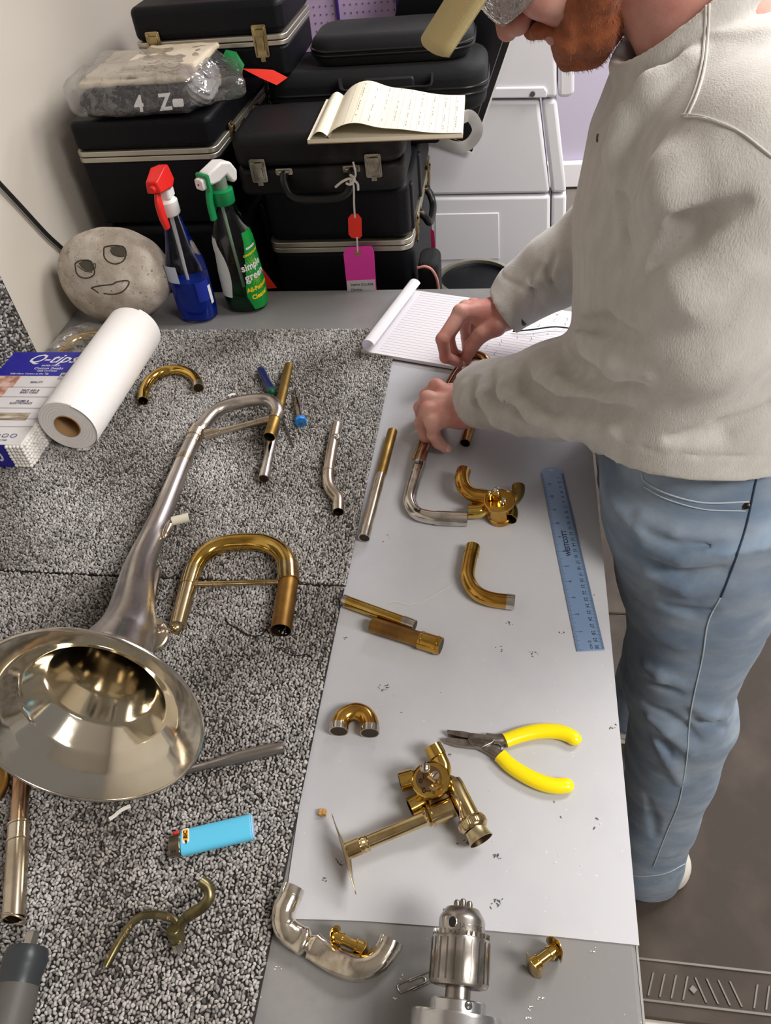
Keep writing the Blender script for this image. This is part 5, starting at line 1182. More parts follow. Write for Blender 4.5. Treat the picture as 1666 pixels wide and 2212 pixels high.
t.part('port_tube', G().tube(spline([at(1011, 1105, ST+.015), at(1035, 1104, ST+.015), at(1052, 1096, ST+.016), at(1062, 1090, ST+.016)], 5), .0098, 22, hollow='start'), brass)
t.part('port_tube', G().tube(spline([at(1100, 1121, ST+.016), at(1103, 1110, ST+.017), at(1100, 1098, ST+.018), at(1092, 1090, ST+.018)], 5), .0106, 22, hollow='start'), brass)
t.part('port_tube', G().tube(spline([at(1120, 1050, ST+.020), at(1119, 1064, ST+.018), at(1110, 1078, ST+.017), at(1098, 1084, ST+.017)], 5), .0090, 20, hollow='start'), brass_raw)
# ---- rotor valve two with flanged rod
t = Thing('rotor_valve', 'pale brass rotor valve with a long rod ending in a thin flange plate', 'valve', at(936, 1690))
Vc = at(940, 1712, ST+.010); Vc[2] = ST+.004; vax = nrm(A(-.10, .02, 1))
t.part('valve_casing', G().lathe([(.0150, -.003), (.0165, 0), (.0165, .022), (.0178, .026), (.0188, .028), (.0192, .030), (.0192, .0335), (.0182, .0345), (.0176, .0330), (.0001, .0326)], Vc, vax, 48), brass)
top_ = Vc+vax*.033
t.part('bearing_plate', G().lathe([(.0130, 0), (.0130, .0008), (.0001, .001)], top_+A(-.002, .001, 0), vax, 36), mat('plate_brass', lin(150, 122, 96), .3, 1))
g = G().lathe([(.0050, 0), (.0042, .008), (.0048, .016)], top_+A(-.004, .003, 0), vax, 20); g.lathe([(.0036, 0), (.0036, .010)], top_+A(.006, -.001, 0), vax, 16); g.tube([top_+A(-.004, .003, .005), top_+A(.006, -.004, .005)], .0034, 12); g.lathe([(.0034, 0), (.0034, .004), (.0001, .0045)], top_+A(.004, -.010, 0), vax, 14)
t.part('stop_arm', g, brass_pale)
g = G().sphere(top_+A(-.005, .003, .0175), (.0052, .0052, .0044), 18); g.lathe([(.0042, 0), (.0042, .0022), (.0001, .003)], top_+A(.005, -.001, .010), vax, 16); t.part('screw', g, silver_warm)
g = G().box(top_+A(-.005, .003, .0216), (.0009, .009, .001)); g.box(top_+A(.005, -.001, .0129), (.0060, .0007, .0006), np.array([[.6, -.8, 0], [.8, .6, 0], [0, 0, 1]])); t.part('screw_slot', g, black_ink)
g = G()
for dx, dy in ((-.010, -.002), (-.006, -.011)): g.tube([top_+A(dx+.0016*math.cos(a), dy+.0016*math.sin(a), .0014) for a in np.linspace(0, 2*PI, 12)], .0005, 6)
t.part('alignment_ring', g, black_ink)
z1_ = ST+.013
def port(P, r, m=brass, fl=None):
    t.part('port_tube', G().tube(P, r, 24), m)
    if fl: t.part('ferrule', G().tube(resample(fl, 6), r+.0014, 26, hollow='start', wall=.0016), brass if fl is not None else m)
port(spline([at(944, 1625, z1_+.003), at(950, 1640, z1_+.002), at(958, 1660, z1_), at(955, 1680, z1_)], 5), .0082, brass, [at(934, 1612, z1_+.006), at(946, 1634, z1_+.003)])
port(resample([at(885, 1683, z1_), at(918, 1676, z1_)], 5), .0085, brass, [at(864, 1690, z1_), at(893, 1682, z1_)])
port(spline([at(905, 1735, z1_), at(925, 1728, z1_), at(938, 1720, z1_), at(940, 1705, z1_)], 5), .0085, brass, [at(886, 1746, z1_), at(912, 1733, z1_)])
P = spline([at(955, 1706, z1_+.006), at(968, 1693, z1_+.008), at(980, 1696, z1_+.010), at(990, 1715, z1_+.010), at(1022, 1778, z1_+.008)], 5)
t.part('main_tube', G().tube(P, [.0080]*10+[.0098]*(len(P)-10), 26), brass_pale)
P = resample([at(1016, 1768, z1_+.008), at(1027, 1793, z1_+.007)], 8)
t.part('knurled_nut', G().tube(P, [.0125, .0135, .0138, .0138, .0138, .0138, .0132, .0118], 40), brass_pale)
g = G(); dN = nrm(P[-1]-P[0]); sN = nrm(np.cross(dN, A(0, 0, 1))); uN = np.cross(sN, dN)
for k in range(44):
    a = 2*PI*k/44; r_ = sN*math.cos(a)+uN*math.sin(a); g.tube([P[2]+r_*.0138, P[5]+r_*.0138], .0005, 4)
t.part('knurling', g, silver_warm, kind='stuff')
P = resample([at(1027, 1793, z1_+.007), at(1040, 1816, z1_+.006)], 8); t.part('bell_mouth', G().tube(P, [.0108, .0107, .0108, .0110, .0112, .0116, .0121, .0126], 36, hollow='end', wall=.0009), mat('nickel_brass', lin(206, 190, 152), .3, 1))
a, b = at(980, 1742, z1_+.012), at(750, 1838, z1_+.004); d = nrm(b-a); L_ = np.linalg.norm(b-a)
t.part('long_rod', G().lathe([(.0001, 0), (.0098, .0005), (.0098, L_*.20), (.0108, L_*.205), (.0108, L_*.225), (.0080, L_*.235), (.0098, L_*.25), (.0070, L_*.27), (.0066, L_*.28), (.0066, L_*.80), (.0084, L_*.81), (.0072, L_*.83), (.0084, L_*.85), (.0072, L_*.87), (.0082, L_*.88), (.0082, L_)], a, d, 26), brass_pale)
side = nrm(np.cross(d, A(0, 0, 1))); upv = np.cross(side, d); V = []
for i in range(21):
    for j in range(9):
        x = (j/8-.5)*2; y = (i/20-.5)*2; wd = .034*(1-abs(y)**1.3)+.0006; V.append(b+side*y*.040*1.0+upv*x*wd*.45+d*(.004-.010*abs(y)**1.6*0-.0045*(x*(1-abs(y)))**2))
V = [A(p[0], p[1], max(p[2], ST+.001)) for p in V]
o = t.part('flange_plate', G().add(V, [(i*9+j, i*9+j+1, (i+1)*9+j+1, (i+1)*9+j) for i in range(20) for j in range(8)]), brass_pale); sd = o.modifiers.new('solid', 'SOLIDIFY'); sd.thickness = .0007
t.part('lever_stub', G().tube(spline([at(945, 1758, z1_-.004), at(957, 1770, z1_-.006), at(966, 1768, z1_-.006)], 4), .0036, 12), brass)
t.part('wire_loop', G().tube(spline([at(975, 1716, z1_+.022), at(990, 1728, z1_+.021), at(993, 1750, z1_+.019), at(996, 1773, z1_+.017)], 5), .0007, 6), silver_clean)
# ---- cork pieces
for k, (u, v, lab) in enumerate(((693, 1756, 'small tan cork bit, left one of the touching pair'), (701, 1755, 'small tan cork bit, right one of the touching pair'))):
    P = at(u, v, ST+.003); solo('cork_bit', lab, 'cork', G().box(P, (.0040, .0058, .0058)), cork, P-A(0, 0, .003), bevel=.0008, group='cork bits near the valve')
# ---- threads
def thread(label, pts, z, r=.0006):
    P = spline(px(pts, z), 6); solo('black_thread', label, 'thread', G().tube(P, [r*(.7+.5*math.sin(i*.9)**2) for i in range(len(P))], 6), black_thr, P[0])
thread('curly black thread beginning left of the brown slide stub', [(486, 1334), (492, 1345), (505, 1355), (520, 1363), (535, 1371), (550, 1374), (566, 1371), (575, 1358)], CT+.001, .0009)
thread('wavy black thread trailing off below the brown slide stub', [(585, 1375), (588, 1392), (600, 1400), (614, 1400), (625, 1413), (645, 1416), (660, 1414), (672, 1418), (676, 1428)], CT+.001, .0006)
# ---- debris on the sheet
g = G(); rr = random.Random(12)
def fleck(u, v, s, ang, asp=.25):
    P = at(u, v, ST+.0002); ux = A(math.cos(ang), math.sin(ang), 0); uy = A(-math.sin(ang), math.cos(ang), 0)
    g.prism([(s*math.cos(a)*rr.uniform(.6, 1), s*asp*math.sin(a)*rr.uniform(.6, 1)) for a in np.linspace(0, 2*PI, 7)[:-1]], P, ux, uy, (0, 0, .0004))
for (u, v, n_, sp_) in ((830, 1487, 12, 12), (1155, 1412, 8, 10), (1078, 1400, 4, 10), (1100, 1345, 5, 8), (1075, 1852, 8, 10), (1072, 1952, 12, 14), (745, 1380, 3, 4), (1000, 1820, 7, 18), (955, 1640, 5, 20), (700, 1900, 3, 6), (740, 1860, 9, 16), (1275, 1290, 4, 10), (1215, 1370, 3, 6), (895, 950, 3, 30), (1015, 1210, 3, 25), (845, 1160, 3, 20), (1325, 1570, 5, 8), (800, 1800, 4, 40), (1240, 1750, 4, 60), (900, 1520, 3, 60)):
    for k in range(n_): fleck(u+rr.uniform(-1, 1)*sp_, v+rr.uniform(-1, 1)*sp_*.7, rr.uniform(.0006, .0022), rr.uniform(0, PI), rr.uniform(.2, .5))
solo('metal_filings', 'dark filings and flecks scattered over the frosted sheet', 'debris', g, mat('filings', lin(84, 82, 80), .7), (0, .6, TZ), kind='stuff')
g = G()
for k in range(60): 
    u, v = rr.uniform(700, 1300), rr.uniform(980, 1980); P = at(u, v, ST+.0003); 
    if P[0] < .12 and P[0] > -.17: g.box(P, (rr.uniform(.0004, .001), rr.uniform(.0004, .001), .0004))
for (u, v) in ((870, 2110), (640, 1995), (855, 2160), (1148, 2178), (1140, 2196), (1170, 2160), (832, 2085), (600, 2090), (1280, 2050), (560, 2150)):
    for k in range(4): g.box(at(u+rr.uniform(-9, 9), v+rr.uniform(-6, 6), TZ+.0005), (rr.uniform(.0006, .002), rr.uniform(.0004, .001), .0005))
solo('white_specks', 'tiny white specks sprinkled over the sheet and grey worktop', 'debris', g, white_pl2, (0, .6, TZ), kind='stuff')
for (lab, pts, sx) in (('white curl of shaving on the near carpet tile below the bell', [(236, 1770), (248, 1762), (262, 1750), (282, 1741)], 1.0), ('little white shaving above the silver bow', [(494, 856), (500, 852), (508, 852)], 1.0)):
    P = spline(px(pts, CT+.002), 4); solo('white_shaving', lab, 'shaving', G().tube(P, .0024 if len(pts) > 3 else .0032, 6, sx=.3), white_pl2, P[0])
P = spline(px([(838, 1303), (856, 1300), (880, 1306), (905, 1302), (930, 1290), (955, 1275), (978, 1263)], ST+.0004), 5)
solo('glue_trace', 'thin pale dried glue trace on the frosted sheet', 'residue', G().tube(P, .0007, 6, sx=.4), mat('glue', lin(208, 200, 194), .3), P[0])
# worn marks on sheet right edge
g = G()
# ---- held slide (long U of silver tubing)
z = ST+.016
t = Thing('slide_assembly', 'silver tubing assembly that the man holds down on the bench', 'tube', at(900, 1000))
P = resample(spline([at(1003, 790, ST+.020), at(978, 830, ST+.018), at(945, 900, ST+.016), at(915, 975, ST+.013), at(898, 1030, ST+.011), at(889, 1060, ST+.010), at(886, 1085, ST+.010), at(900, 1108, ST+.010), at(930, 1117, ST+.010), at(970, 1120, ST+.010), at(1010, 1121, ST+.010)], 8), 80)
copp = mat('rosy_silver', lin(214, 188, 172), .2, 1, lin(170, 128, 104), 30, 4, .4, .7)
t.part('long_tube', G().tube(P[:50], .0082, 26), copp); t.part('elbow', G().tube(P[49:], .0092, 26, hollow='end'), silver_clean)
t.part('ferrule', G().tube(P[46:51], .0100, 26, hollow=True, wall=.0018), silver_clean); t.part('ferrule', G().tube(P[-9:], .0101, 26, hollow=True, wall=.0018), silver_clean)
t.part('support_rod', G().tube([p+A(-.0095, .001, .002) for p in P[2:46]], .0026, 10), brass_pale)
Q = resample(spline([at(1003, 790, ST+.020), at(1012, 775, ST+.024), at(1030, 768, ST+.026), at(1048, 776, ST+.026), at(1052, 796, ST+.022), at(1040, 850, ST+.018), at(1022, 905, ST+.014), at(1005, 957, ST+.011)], 8), 60)
t.part('top_bow', G().tube(Q, .0080, 24, hollow='end'), mat('dark_copper_tube', lin(176, 134, 90), .18, 1, lin(120, 80, 50), 40, 4, .4, .7))
t.part('ferrule', G().tube(Q[24:28], .0090, 24, hollow=True, wall=.0018), silver_warm); t.part('cross_brace', G().tube([at(1003, 800, ST+.02), at(1040, 799, ST+.02)], .0045, 14), brass_raw)
g = text_geo('=M', .009, at(906, 1000, ST+.0222), nrm(A(1, .0, 0)), nrm(A(0, .7, .5)), depth=.0002, bold=.0003); g2 = text_geo('70', .010, at(902, 1101, ST+.0200), nrm(A(-1, .4, 0)), nrm(A(-.3, -.8, .3)), depth=.0002, bold=.0004)
t.part('marker_writing', merge(g, g2), black_ink)
# thin wire behind the hands and pen
P = spline([at(1108, 716, TZ+.014), at(1150, 712, TZ+.018), at(1200, 706, TZ+.018), at(1250, 712, TZ+.016)], 5)
solo('black_wire', 'thin black wire lying across the writing pad behind the wrist', 'wire', G().tube(P, .0013, 8), black_thr, P[0])
# ================================================================== THE MAN
th = math.radians(44)
HU = nrm(A(-math.sin(th), .03, math.cos(th))); HF = A(-math.cos(th), -.05, -math.sin(th)); HF = nrm(HF-HU*(HF@HU)); HS = np.cross(HF, HU)
if HS[1] > 0: HS = -HS
HM = np.stack([HS, HF, HU], 1); chin = A(.078, .86, 1.430); HO = chin-HF*.085+HU*.105
def H(s, f_, u): return HO+HS*s+HF*f_+HU*u
def headf(P):
    d = ell(P, H(0, -.012, .045), (.078, .100, .096), HM)
    d = smin(d, ell(P, H(0, .024, -.034), (.058, .064, .056), HM), .03)
    d = smin(d, ell(P, H(0, .070, -.072), (.028, .023, .022), HM), .03)
    for s in (-1, 1):
        d = smin(d, ell(P, H(.034*s, .070, -.012), (.026, .024, .026), HM), .02)
    d = smin(d, cone(P, H(-.030, .086, .036), H(.030, .086, .036), .013, .013), .015)
    for s in (-1, 1): d = -smin(-d, ell(P, H(.033*s, .106, .012), (.020, .018, .014), HM), .012)
    d = smin(d, cone(P, H(0, .090, .030), H(0, .117, -.018), .008, .0105), .010)
    for s in (-1, 1): d = smin(d, ell(P, H(.012*s, .104, -.022), (.009, .012, .009), HM), .006)
    for s in (-1, 1): d = -smin(-d, ell(P, H(.008*s, .113, -.032), (.0042, .006, .006), HM), .003)
    d = smin(d, ell(P, H(0, .092, -.044), (.024, .010, .006), HM), .006); d = smin(d, ell(P, H(0, .089, -.055), (.020, .009, .006), HM), .006)
    d = -smin(-d, cone(P, H(-.02, .1015, -.0497), H(.02, .1015, -.0497), .0016, .0016), .002)
    for s in (-1, 1):
        e = ell(P, H(.079*s, -.012, .002), (.010, .019, .031), HM); e = -smin(-e, ell(P, H(.088*s, -.008, .004), (.008, .011, .020), HM), .006); d = smin(d, e, .006)
    d = smin(d, cone(P, H(0, -.035, -.020), (.185, .822, 1.455), .056, .062), .022)
    return d
# ---- hands: joints measured on the photograph, each at its own height above the bench
def J(u, v, z): return at(u, v, z)
RW = J(1096, 672, 1.028)
RH = dict(
 index=([J(995, 676, 1.045), J(956, 733, 1.020), J(963, 772, .985), J(994, 784, .962)], [.0118, .0102, .0092, .0080]),
 middle=([J(1006, 668, 1.040), J(968, 726, 1.005), J(978, 762, .975), J(1000, 772, .955)], [.0118, .0100, .0090, .0080]),
 ring=([J(1022, 662, 1.030), J(1003, 702, .995), J(1008, 730, .968), J(1008, 752, .952)], [.0110, .0096, .0088, .0078]),
 pinky=([J(1040, 664, 1.014), J(1022, 702, .988), J(1024, 726, .966), J(1018, 744, .952)], [.0098, .0086, .0078, .0070]),
 thumb=([J(1072, 705, 1.020), J(1040, 722, 1.012), J(1019, 748, .990), J(1004, 778, .962)], [.0155, .0130, .0115, .0092]))
LW = J(1002, 884, .992)
LH = dict(
 index=([J(944, 838, 1.000), J(921, 852, .978), J(921, 872, .955), J(932, 884, .940)], [.0120, .0100, .0090, .0080]),
 middle=([J(926, 864, 1.004), J(909, 880, .975), J(912, 905, .950), J(926, 918, .936)], [.0122, .0104, .0092, .0080]),
 ring=([J(925, 890, 1.000), J(911, 913, .972), J(920, 942, .948), J(938, 954, .935)], [.0118, .0102, .0092, .0080]),
 pinky=([J(936, 915, .990), J(937, 938, .970), J(948, 957, .950), J(962, 968, .938)], [.0108, .0092, .0084, .0074]),
 thumb=([J(975, 850, .975), J(955, 842, .958), J(940, 846, .945), J(928, 850, .935)], [.0140, .0118, .0105, .0090]))
def handf(P, W, Hd, elbow, pn):
    palm = None
    for k in ('index', 'middle', 'ring', 'pinky'):
        j, r = Hd[k]; e = cone(P, W+(j[0]-W)*.12, j[0], .019, r[0]*1.0); palm = e if palm is None else smin(palm, e, .012)
    tb = Hd['thumb'][0][0]; palm = smin(palm, cone(P, W+(tb-W)*.2, tb, .017, .0145), .012)
    palm = smin(palm, cone(P, W, (Hd['thumb'][0][0]+Hd['middle'][0][0])/2, .02, .013), .012)
    d = None
    for k, (j, r) in Hd.items():
        f_ = chain(P, j, r, .004); d = f_ if d is None else smin(d, f_, .0016)
    d = smin(palm, d, .006)
    for k in ('index', 'middle', 'ring', 'pinky'):
        j, r = Hd[k]; c = j[0]+pn*.0055; d = smin(d, ell(P, c, (r[0]*.75,)*3), .006)
        m = (W+(j[0]-W)*.25); d = smin(d, cone(P, m+pn*.014, j[0]+pn*.008, .0035, .0035), .006)
    d = smin(d, cone(P, W+(W-elbow)*.04, W+(elbow-W)*.9, .0255, .028), .014)
    return d
RE, LE = A(.155, 1.12, 1.135), A(.155, .750, 1.135)
rhf = lambda P: handf(P, RW, RH, RE, nrm(A(-.1, -.25, 1)))
lhf = lambda P: handf(P, LW, LH, LE, nrm(A(-.3, -.2, 1)))
def coref(P):
    d = loft(P, [(.93, .25, .81, .06, .13), (1.1, .235, .81, .08, .14), (1.3, .21, .82, .11, .155), (1.42, .205, .82, .09, .15), (1.47, .19, .82, .05, .06)], 2.2)
    d = smin(d, chain(P, [(.20, .68, 1.40), LE, LE+(LW-LE)*.9], [.05, .042, .028]), .03)
    d = smin(d, chain(P, [(.20, .96, 1.40), RE, RE+(RW-RE)*.9], [.05, .042, .028]), .03)
    return d
parts = [nets(coref, (.0, .58, .9), (.38, 1.22, 1.52), .008), nets(headf, (-.13, .74, 1.40), (.27, .98, 1.74), .0022),
         nets(rhf, RW-A(.13, .12, .11), RW+A(.11, .09, .07), .0014), nets(lhf, LW-A(.09, .12, .075), LW+A(.10, .11, .06), .0014)]
V = []; Fq = []; n0 = 0
for (v, f_) in parts: V.append(v); Fq.append(f_[0]+n0); n0 += len(v)
skin = mat('skin', lin(218, 166, 152), .5, 0, lin(196, 126, 116), 26, 4, .4, .7, bump=.12, bs=500, sss=.12)
man = Thing('person', 'man in light grey sweatshirt and blue jeans leaning over the bench holding silver tubing', 'person', (.3, .77, 0))
body = man.part('body', (np.concatenate(V), [np.concatenate(Fq)]), skin, sharp=0)
# nails
nm_ = mat('fingernail', lin(232, 186, 172), .3)
for Hd, nv in ((RH, A(.25, -.5, .85)), (LH, A(-.1, -.4, .9))):
    for k in ('thumb', 'index', 'pinky') if Hd is RH else ('pinky',):
        j, r = Hd[k]; d_ = nrm(j[3]-j[2]); q = nrm(nv-d_*(nv@d_)); s_ = np.cross(d_, q); man.part('fingernail', G().sphere(j[3]+q*r[3]*.70+d_*.001, (1, 1, 1), 14, np.stack([s_*.0058, d_*.0068, q*.0030], 1)), nm_, parent=body)
# eyes
for s in (-1, 1): man.part('eye', G().sphere(H(.033*s, .083, .012), .0125, 18), mat('eye_white%d' % (s+1), lin(230, 226, 220), .2), parent=body)
# ---- sweatshirt
def sl0(P):
    d = loft(P, [(1.0, .236, .805, .118, .178), (1.03, .234, .805, .124, .184), (1.08, .226, .81, .136, .192), (1.18, .216, .81, .134, .190), (1.30, .206, .815, .136, .186), (1.38, .208, .82, .128, .180), (1.44, .208, .82, .104, .150), (1.485, .198, .82, .072, .085)], 2.3)
    d = smin(d, cone(P, (.205, .70, 1.405), (.200, .95, 1.405), .072, .072), .05)
    arm = chain(P, [(.200, .668, 1.400), (.188, .668, 1.275), LE+A(.004, -.006, .006), (.070, .815, 1.073), (-.018, .876, 1.022), (-.046, .893, 1.004)], [.082, .078, .072, .062, .046, .040], .02)
    arm2 = chain(P, [(.200, .965, 1.400), (.19, 1.03, 1.27), RE, (.075, 1.115, 1.080), (.030, 1.113, 1.046), RW+A(-.004, 0, -.001)], [.080, .076, .066, .054, .046, .041], .02)
    return smin(smin(d, arm, .022), arm2, .022)
def surf(fn, pts, sink=0):
    out = []
    for (u, v) in pts:
        p = march(fn, u, v)
        if p is not None: out.append(p+nrm(ray(u, v))*sink)
    return out
ridges, valleys = [], []
for pts, r, sk in (
  ([(1006, 838), (1016, 872), (1030, 910), (1056, 942)], .010, .004), ([(1042, 818), (1052, 855), (1082, 902), (1124, 934)], .013, .006),
  ([(1092, 805), (1110, 845), (1162, 888), (1240, 916), (1330, 925)], .018, .009), ([(1165, 778), (1182, 815), (1236, 842), (1318, 856)], .018, .009),
  ([(1255, 712), (1290, 742), (1345, 778), (1400, 800)], .018, .009),
  ([(1490, 140), (1420, 200), (1370, 262), (1352, 330), (1352, 420)], .018, .009), ([(1560, 360), (1480, 400), (1400, 480)], .03, .022), ([(1600, 560), (1500, 620), (1400, 680)], .028, .02),
  ([(1180, 575), (1165, 610), (1180, 645)], .010, .004), ([(1150, 610), (1135, 640), (1150, 668)], .009, .004), ([(1215, 545), (1205, 590), (1232, 622)], .012, .006)):
    P_ = surf(sl0, pts, sk)
    if len(P_) > 1: ridges.append((P_, r*1.12))
for pts, r, sk in (
  ([(1028, 826), (1036, 862), (1058, 905), (1092, 940)], .006, -.001), ([(1066, 812), (1078, 850), (1118, 890), (1180, 918)], .009, -.001),
  ([(1130, 795), (1145, 832), (1196, 868), (1290, 890), (1370, 893)], .009, -.001), ([(1212, 745), (1228, 790), (1290, 818), (1380, 830)], .009, -.001),
  ([(1450, 130), (1385, 195), (1338, 262), (1320, 330)], .009, -.001), ([(1345, 430), (1356, 500), (1345, 560)], .009, 0), ([(1600, 440), (1480, 500), (1410, 570)], .011, .000), ([(1250, 700), (1310, 700), (1380, 730)], .008, 0),
  ([(1165, 572), (1150, 600), (1160, 640)], .003, 0), ([(1200, 555), (1186, 590), (1205, 635)], .004, 0), ([(1666, 880), (1560, 930), (1450, 950)], .009, 0)):
    P_ = surf(sl0, pts, sk)
    if len(P_) > 1: valleys.append((P_, r*1.45 if pts[0][0] > 1000 and pts[0][1] > 690 or pts[0][1] < 500 else r))
hem = lambda P: (1.046+.055*np.clip((.80-P[:, 1])/.18, 0, 1.3))-P[:, 2]
def sweatf(P):
    d = sl0(P); m = np.abs(d) < .05
    if m.any():
        Q = P[m]; e = d[m]
        for (pp_, r) in ridges: e = smin(e, chain(Q, pp_, [r*.6]+[r]*(len(pp_)-2)+[r*.5], .006), .010)
        for (pp_, r) in valleys: e = -smin(-e, chain(Q, pp_, [r*.4]+[r]*(len(pp_)-2)+[r*.4], .004), .009)
        e = e+.0022*wav(Q, 26, 1)+.0010*wav(Q, 60, 5)
        d[m] = e
    # hem band and collar
    hm = hem(P); d = np.where((hm > -.036) & (P[:, 1] < 2), d+.0016*np.exp(-((hm+.036)/.003)**2), d)
    arms = np.minimum(cone(P, LE, LW, .085, .06), cone(P, RE, RW, .085, .06))
    lo_ = np.where(arms < 0, -1, hm); d = np.maximum(d, lo_)
    # cut sleeves at the cuffs
    for (W, E_, o) in ((LW, LE, .012), (RW, RE, -.006)):
        a_ = nrm(W-E_); c_ = W-a_*o; near = np.linalg.norm(P-W, axis=1) < .12; d = np.where(near, np.maximum(d, (P-c_)@a_), d)
    # neck opening
    na = nrm(A(-.62, .05, .78)); nc = A(.160, .822, 1.475); q = P-nc; h = q@na; rr_2 = np.linalg.norm(q-h[:, None]*na, axis=1)
    d = -smin(-d, np.maximum(rr_2-.062, -h-.03), .004)
    tor = np.sqrt((rr_2-.069)**2+((h-.006)*.55)**2)-.0085; return smin(d, tor, .006)
heather = mat('heather_fleece', lin(198, 195, 191), .95, 0, lin(210, 207, 203), 60, 6, .35, .65, bump=.35, bs=700, sheen=.35, stretch=(1, 1, .35), smudge=[(lin(184, 179, 172), 260, .62, .78, 2), (lin(190, 185, 178), 9, .5, .8, 4)])
sw = man.part('sweatshirt', nets(sweatf, (-.085, .55, .98), (.40, 1.24, 1.53), .0042), heather, sharp=0)
seam = mat('fleece_seam', lin(206, 202, 196), .95)
gs = G()
for pts in ([(1526, 4), (1524, 60), (1516, 140), (1500, 200), (1478, 250)], [(1472, 248), (1510, 250), (1550, 262), (1600, 285), (1664, 335)]):
    for off in (0, 9): gs2 = marks(sweatf, [(u+off*.7, v+off*.5) for (u, v) in pts], .0011, 5, .0005); gs.add(gs2.v, gs2.f)
man.part('seam_stitching', gs, seam, parent=sw)
g = marks(sweatf, [(1292, 290), (1290, 300), (1291, 306)], .0012, 4, .0003); man.part('small_emblem', g, mat('emblem_thread', lin(110, 98, 84), .8), parent=sw)
# watch band on the far wrist
ax_w = nrm(RE-RW); P = RW+ax_w*.014+A(.0, -.006, -.006); man.part('watch_strap', G().tube([P-ax_w*.010, P+ax_w*.006], .0295, 28, hollow=True, wall=.003, depth=2), blk_rub)
# ---- jeans
nl = [(.03, .315, .625, .072, .072), (.10, .310, .627, .070, .070), (.22, .305, .632, .068, .068), (.38, .303, .642, .070, .072), (.50, .296, .650, .076, .076), (.58, .292, .655, .080, .080), (.66, .272, .660, .079, .082), (.76, .270, .672, .084, .088), (.86, .268, .690, .098, .096), (.92, .258, .700, .105, .100), (1.0, .245, .71, .105, .10)]
fl_ = [(.085, .318, .945, .060, .060), (.25, .322, .945, .060, .062), (.42, .324, .940, .062, .068), (.60, .288, .935, .072, .076), (.78, .256, .925, .086, .088), (.90, .252, .91, .098, .098), (1.0, .243, .90, .105, .10)]
def jl0(P):
    d = smin(loft(P, nl, 2.2), loft(P, fl_, 2.2), .02)
    return smin(d, loft(P, [(.86, .258, .805, .098, .17), (.94, .25, .805, .112, .186), (1.02, .244, .807, .112, .180), (1.10, .236, .81, .108, .172)], 2.4), .05)
jr, jv = [], []
for pts, r, sk in (([(1400, 1440), (1430, 1458), (1470, 1475)], .011, .004), ([(1405, 1550), (1440, 1575), (1490, 1620)], .011, .004), ([(1500, 1525), (1535, 1540), (1565, 1545)], .012, .005), ([(1420, 1600), (1450, 1650), (1470, 1690)], .010, .003), ([(1400, 1240), (1480, 1270), (1570, 1260)], .010, .004), ([(1390, 1120), (1460, 1150), (1560, 1155)], .008, .004), ([(1395, 1180), (1470, 1205), (1560, 1200)], .008, .004)):
    P_ = surf(jl0, pts, sk)
    if len(P_) > 1: jr.append((P_, r))
for pts, r, sk in (([(1400, 1470), (1430, 1485), (1465, 1500)], .006, 0), ([(1400, 1525), (1440, 1545), (1480, 1570), (1515, 1605)], .005, 0), ([(1420, 1580), (1435, 1605), (1448, 1630)], .006, 0), ([(1500, 1555), (1535, 1562), (1565, 1572)], .005, 0), ([(1400, 1720), (1410, 1760), (1415, 1810)], .006, 0), ([(1400, 1215), (1480, 1240), (1560, 1230)], .006, 0), ([(1395, 1150), (1465, 1178), (1560, 1178)], .005, 0), ([(1440, 1310), (1500, 1325), (1540, 1320)], .006, 0)):
    P_ = surf(jl0, pts, sk)
    if len(P_) > 1: jv.append((P_, r))
def jeansf(P):
    d = jl0(P); m = np.abs(d) < .04
    if m.any():
        Q = P[m]; e = d[m]
        for (pp_, r) in jr: e = smin(e, chain(Q, pp_, [r*.5]+[r]*(len(pp_)-2)+[r*.4], .005), .012)
        for (pp_, r) in jv: e = -smin(-e, chain(Q, pp_, [r*.4]+[r]*(len(pp_)-2)+[r*.4], .004), .010)
        d[m] = e+.0035*wav(Q*A(1, 1, 1.6), 20, 3)+.0010*wav(Q, 70, 1)
    return np.maximum(d, np.where(P[:, 2] < .93, .1345-P[:, 0], -1))
denim = mat('denim', lin(106, 124, 146), .85, 0, lin(134, 148, 164), 14, 5, .38, .66, bump=.3, bs=900, sheen=.15, stretch=(1, 1, 2), smudge=[(lin(84, 104, 130), 7, .55, .75, 5), (lin(150, 164, 178), 11, .6, .8, 3)])
jn = man.part('jeans', nets(jeansf, (.10, .50, .0), (.42, 1.06, 1.10), .0048), denim, sharp=0)
gs = G(); gd = G()
for pts, gg, r, off in (([(1386, 1022), (1394, 1040), (1440, 1066), (1520, 1086), (1618, 1084)], 'l', .0010, 0), ([(1392, 1052), (1440, 1078), (1520, 1100), (1610, 1104)], 'l', .0008, 0),
   ([(1640, 1012), (1630, 1055), (1614, 1130), (1594, 1195), (1572, 1255), (1558, 1290)], 'd', .0011, 0), ([(1556, 1292), (1530, 1345), (1518, 1420), (1500, 1500), (1490, 1560), (1484, 1640), (1468, 1730), (1440, 1800), (1412, 1872)], 'l', .0010, 0), ([(1346, 1888), (1390, 1893), (1440, 1886), (1480, 1866)], 'l', .0009, 0)):
    q = marks(jeansf, pts, r, 6, .0004); (gs if gg == 'l' else gd).add(q.v, q.f)
man.part('pale_stitching', gs, mat('worn_stitch', lin(176, 190, 200), .9), parent=jn); man.part('side_seam', gd, mat('dark_seam', lin(44, 58, 82), .9), parent=jn)
P = march(jeansf, 1612, 1092)
if P is not None: man.part('rivet', G().lathe([(.0042, -.001), (.0042, .0008), (.002, .0016), (.0001, .0018)], P, nrm(CAM-P), 18), mat('dark_rivet', lin(60, 52, 44), .3, .9), parent=jn)
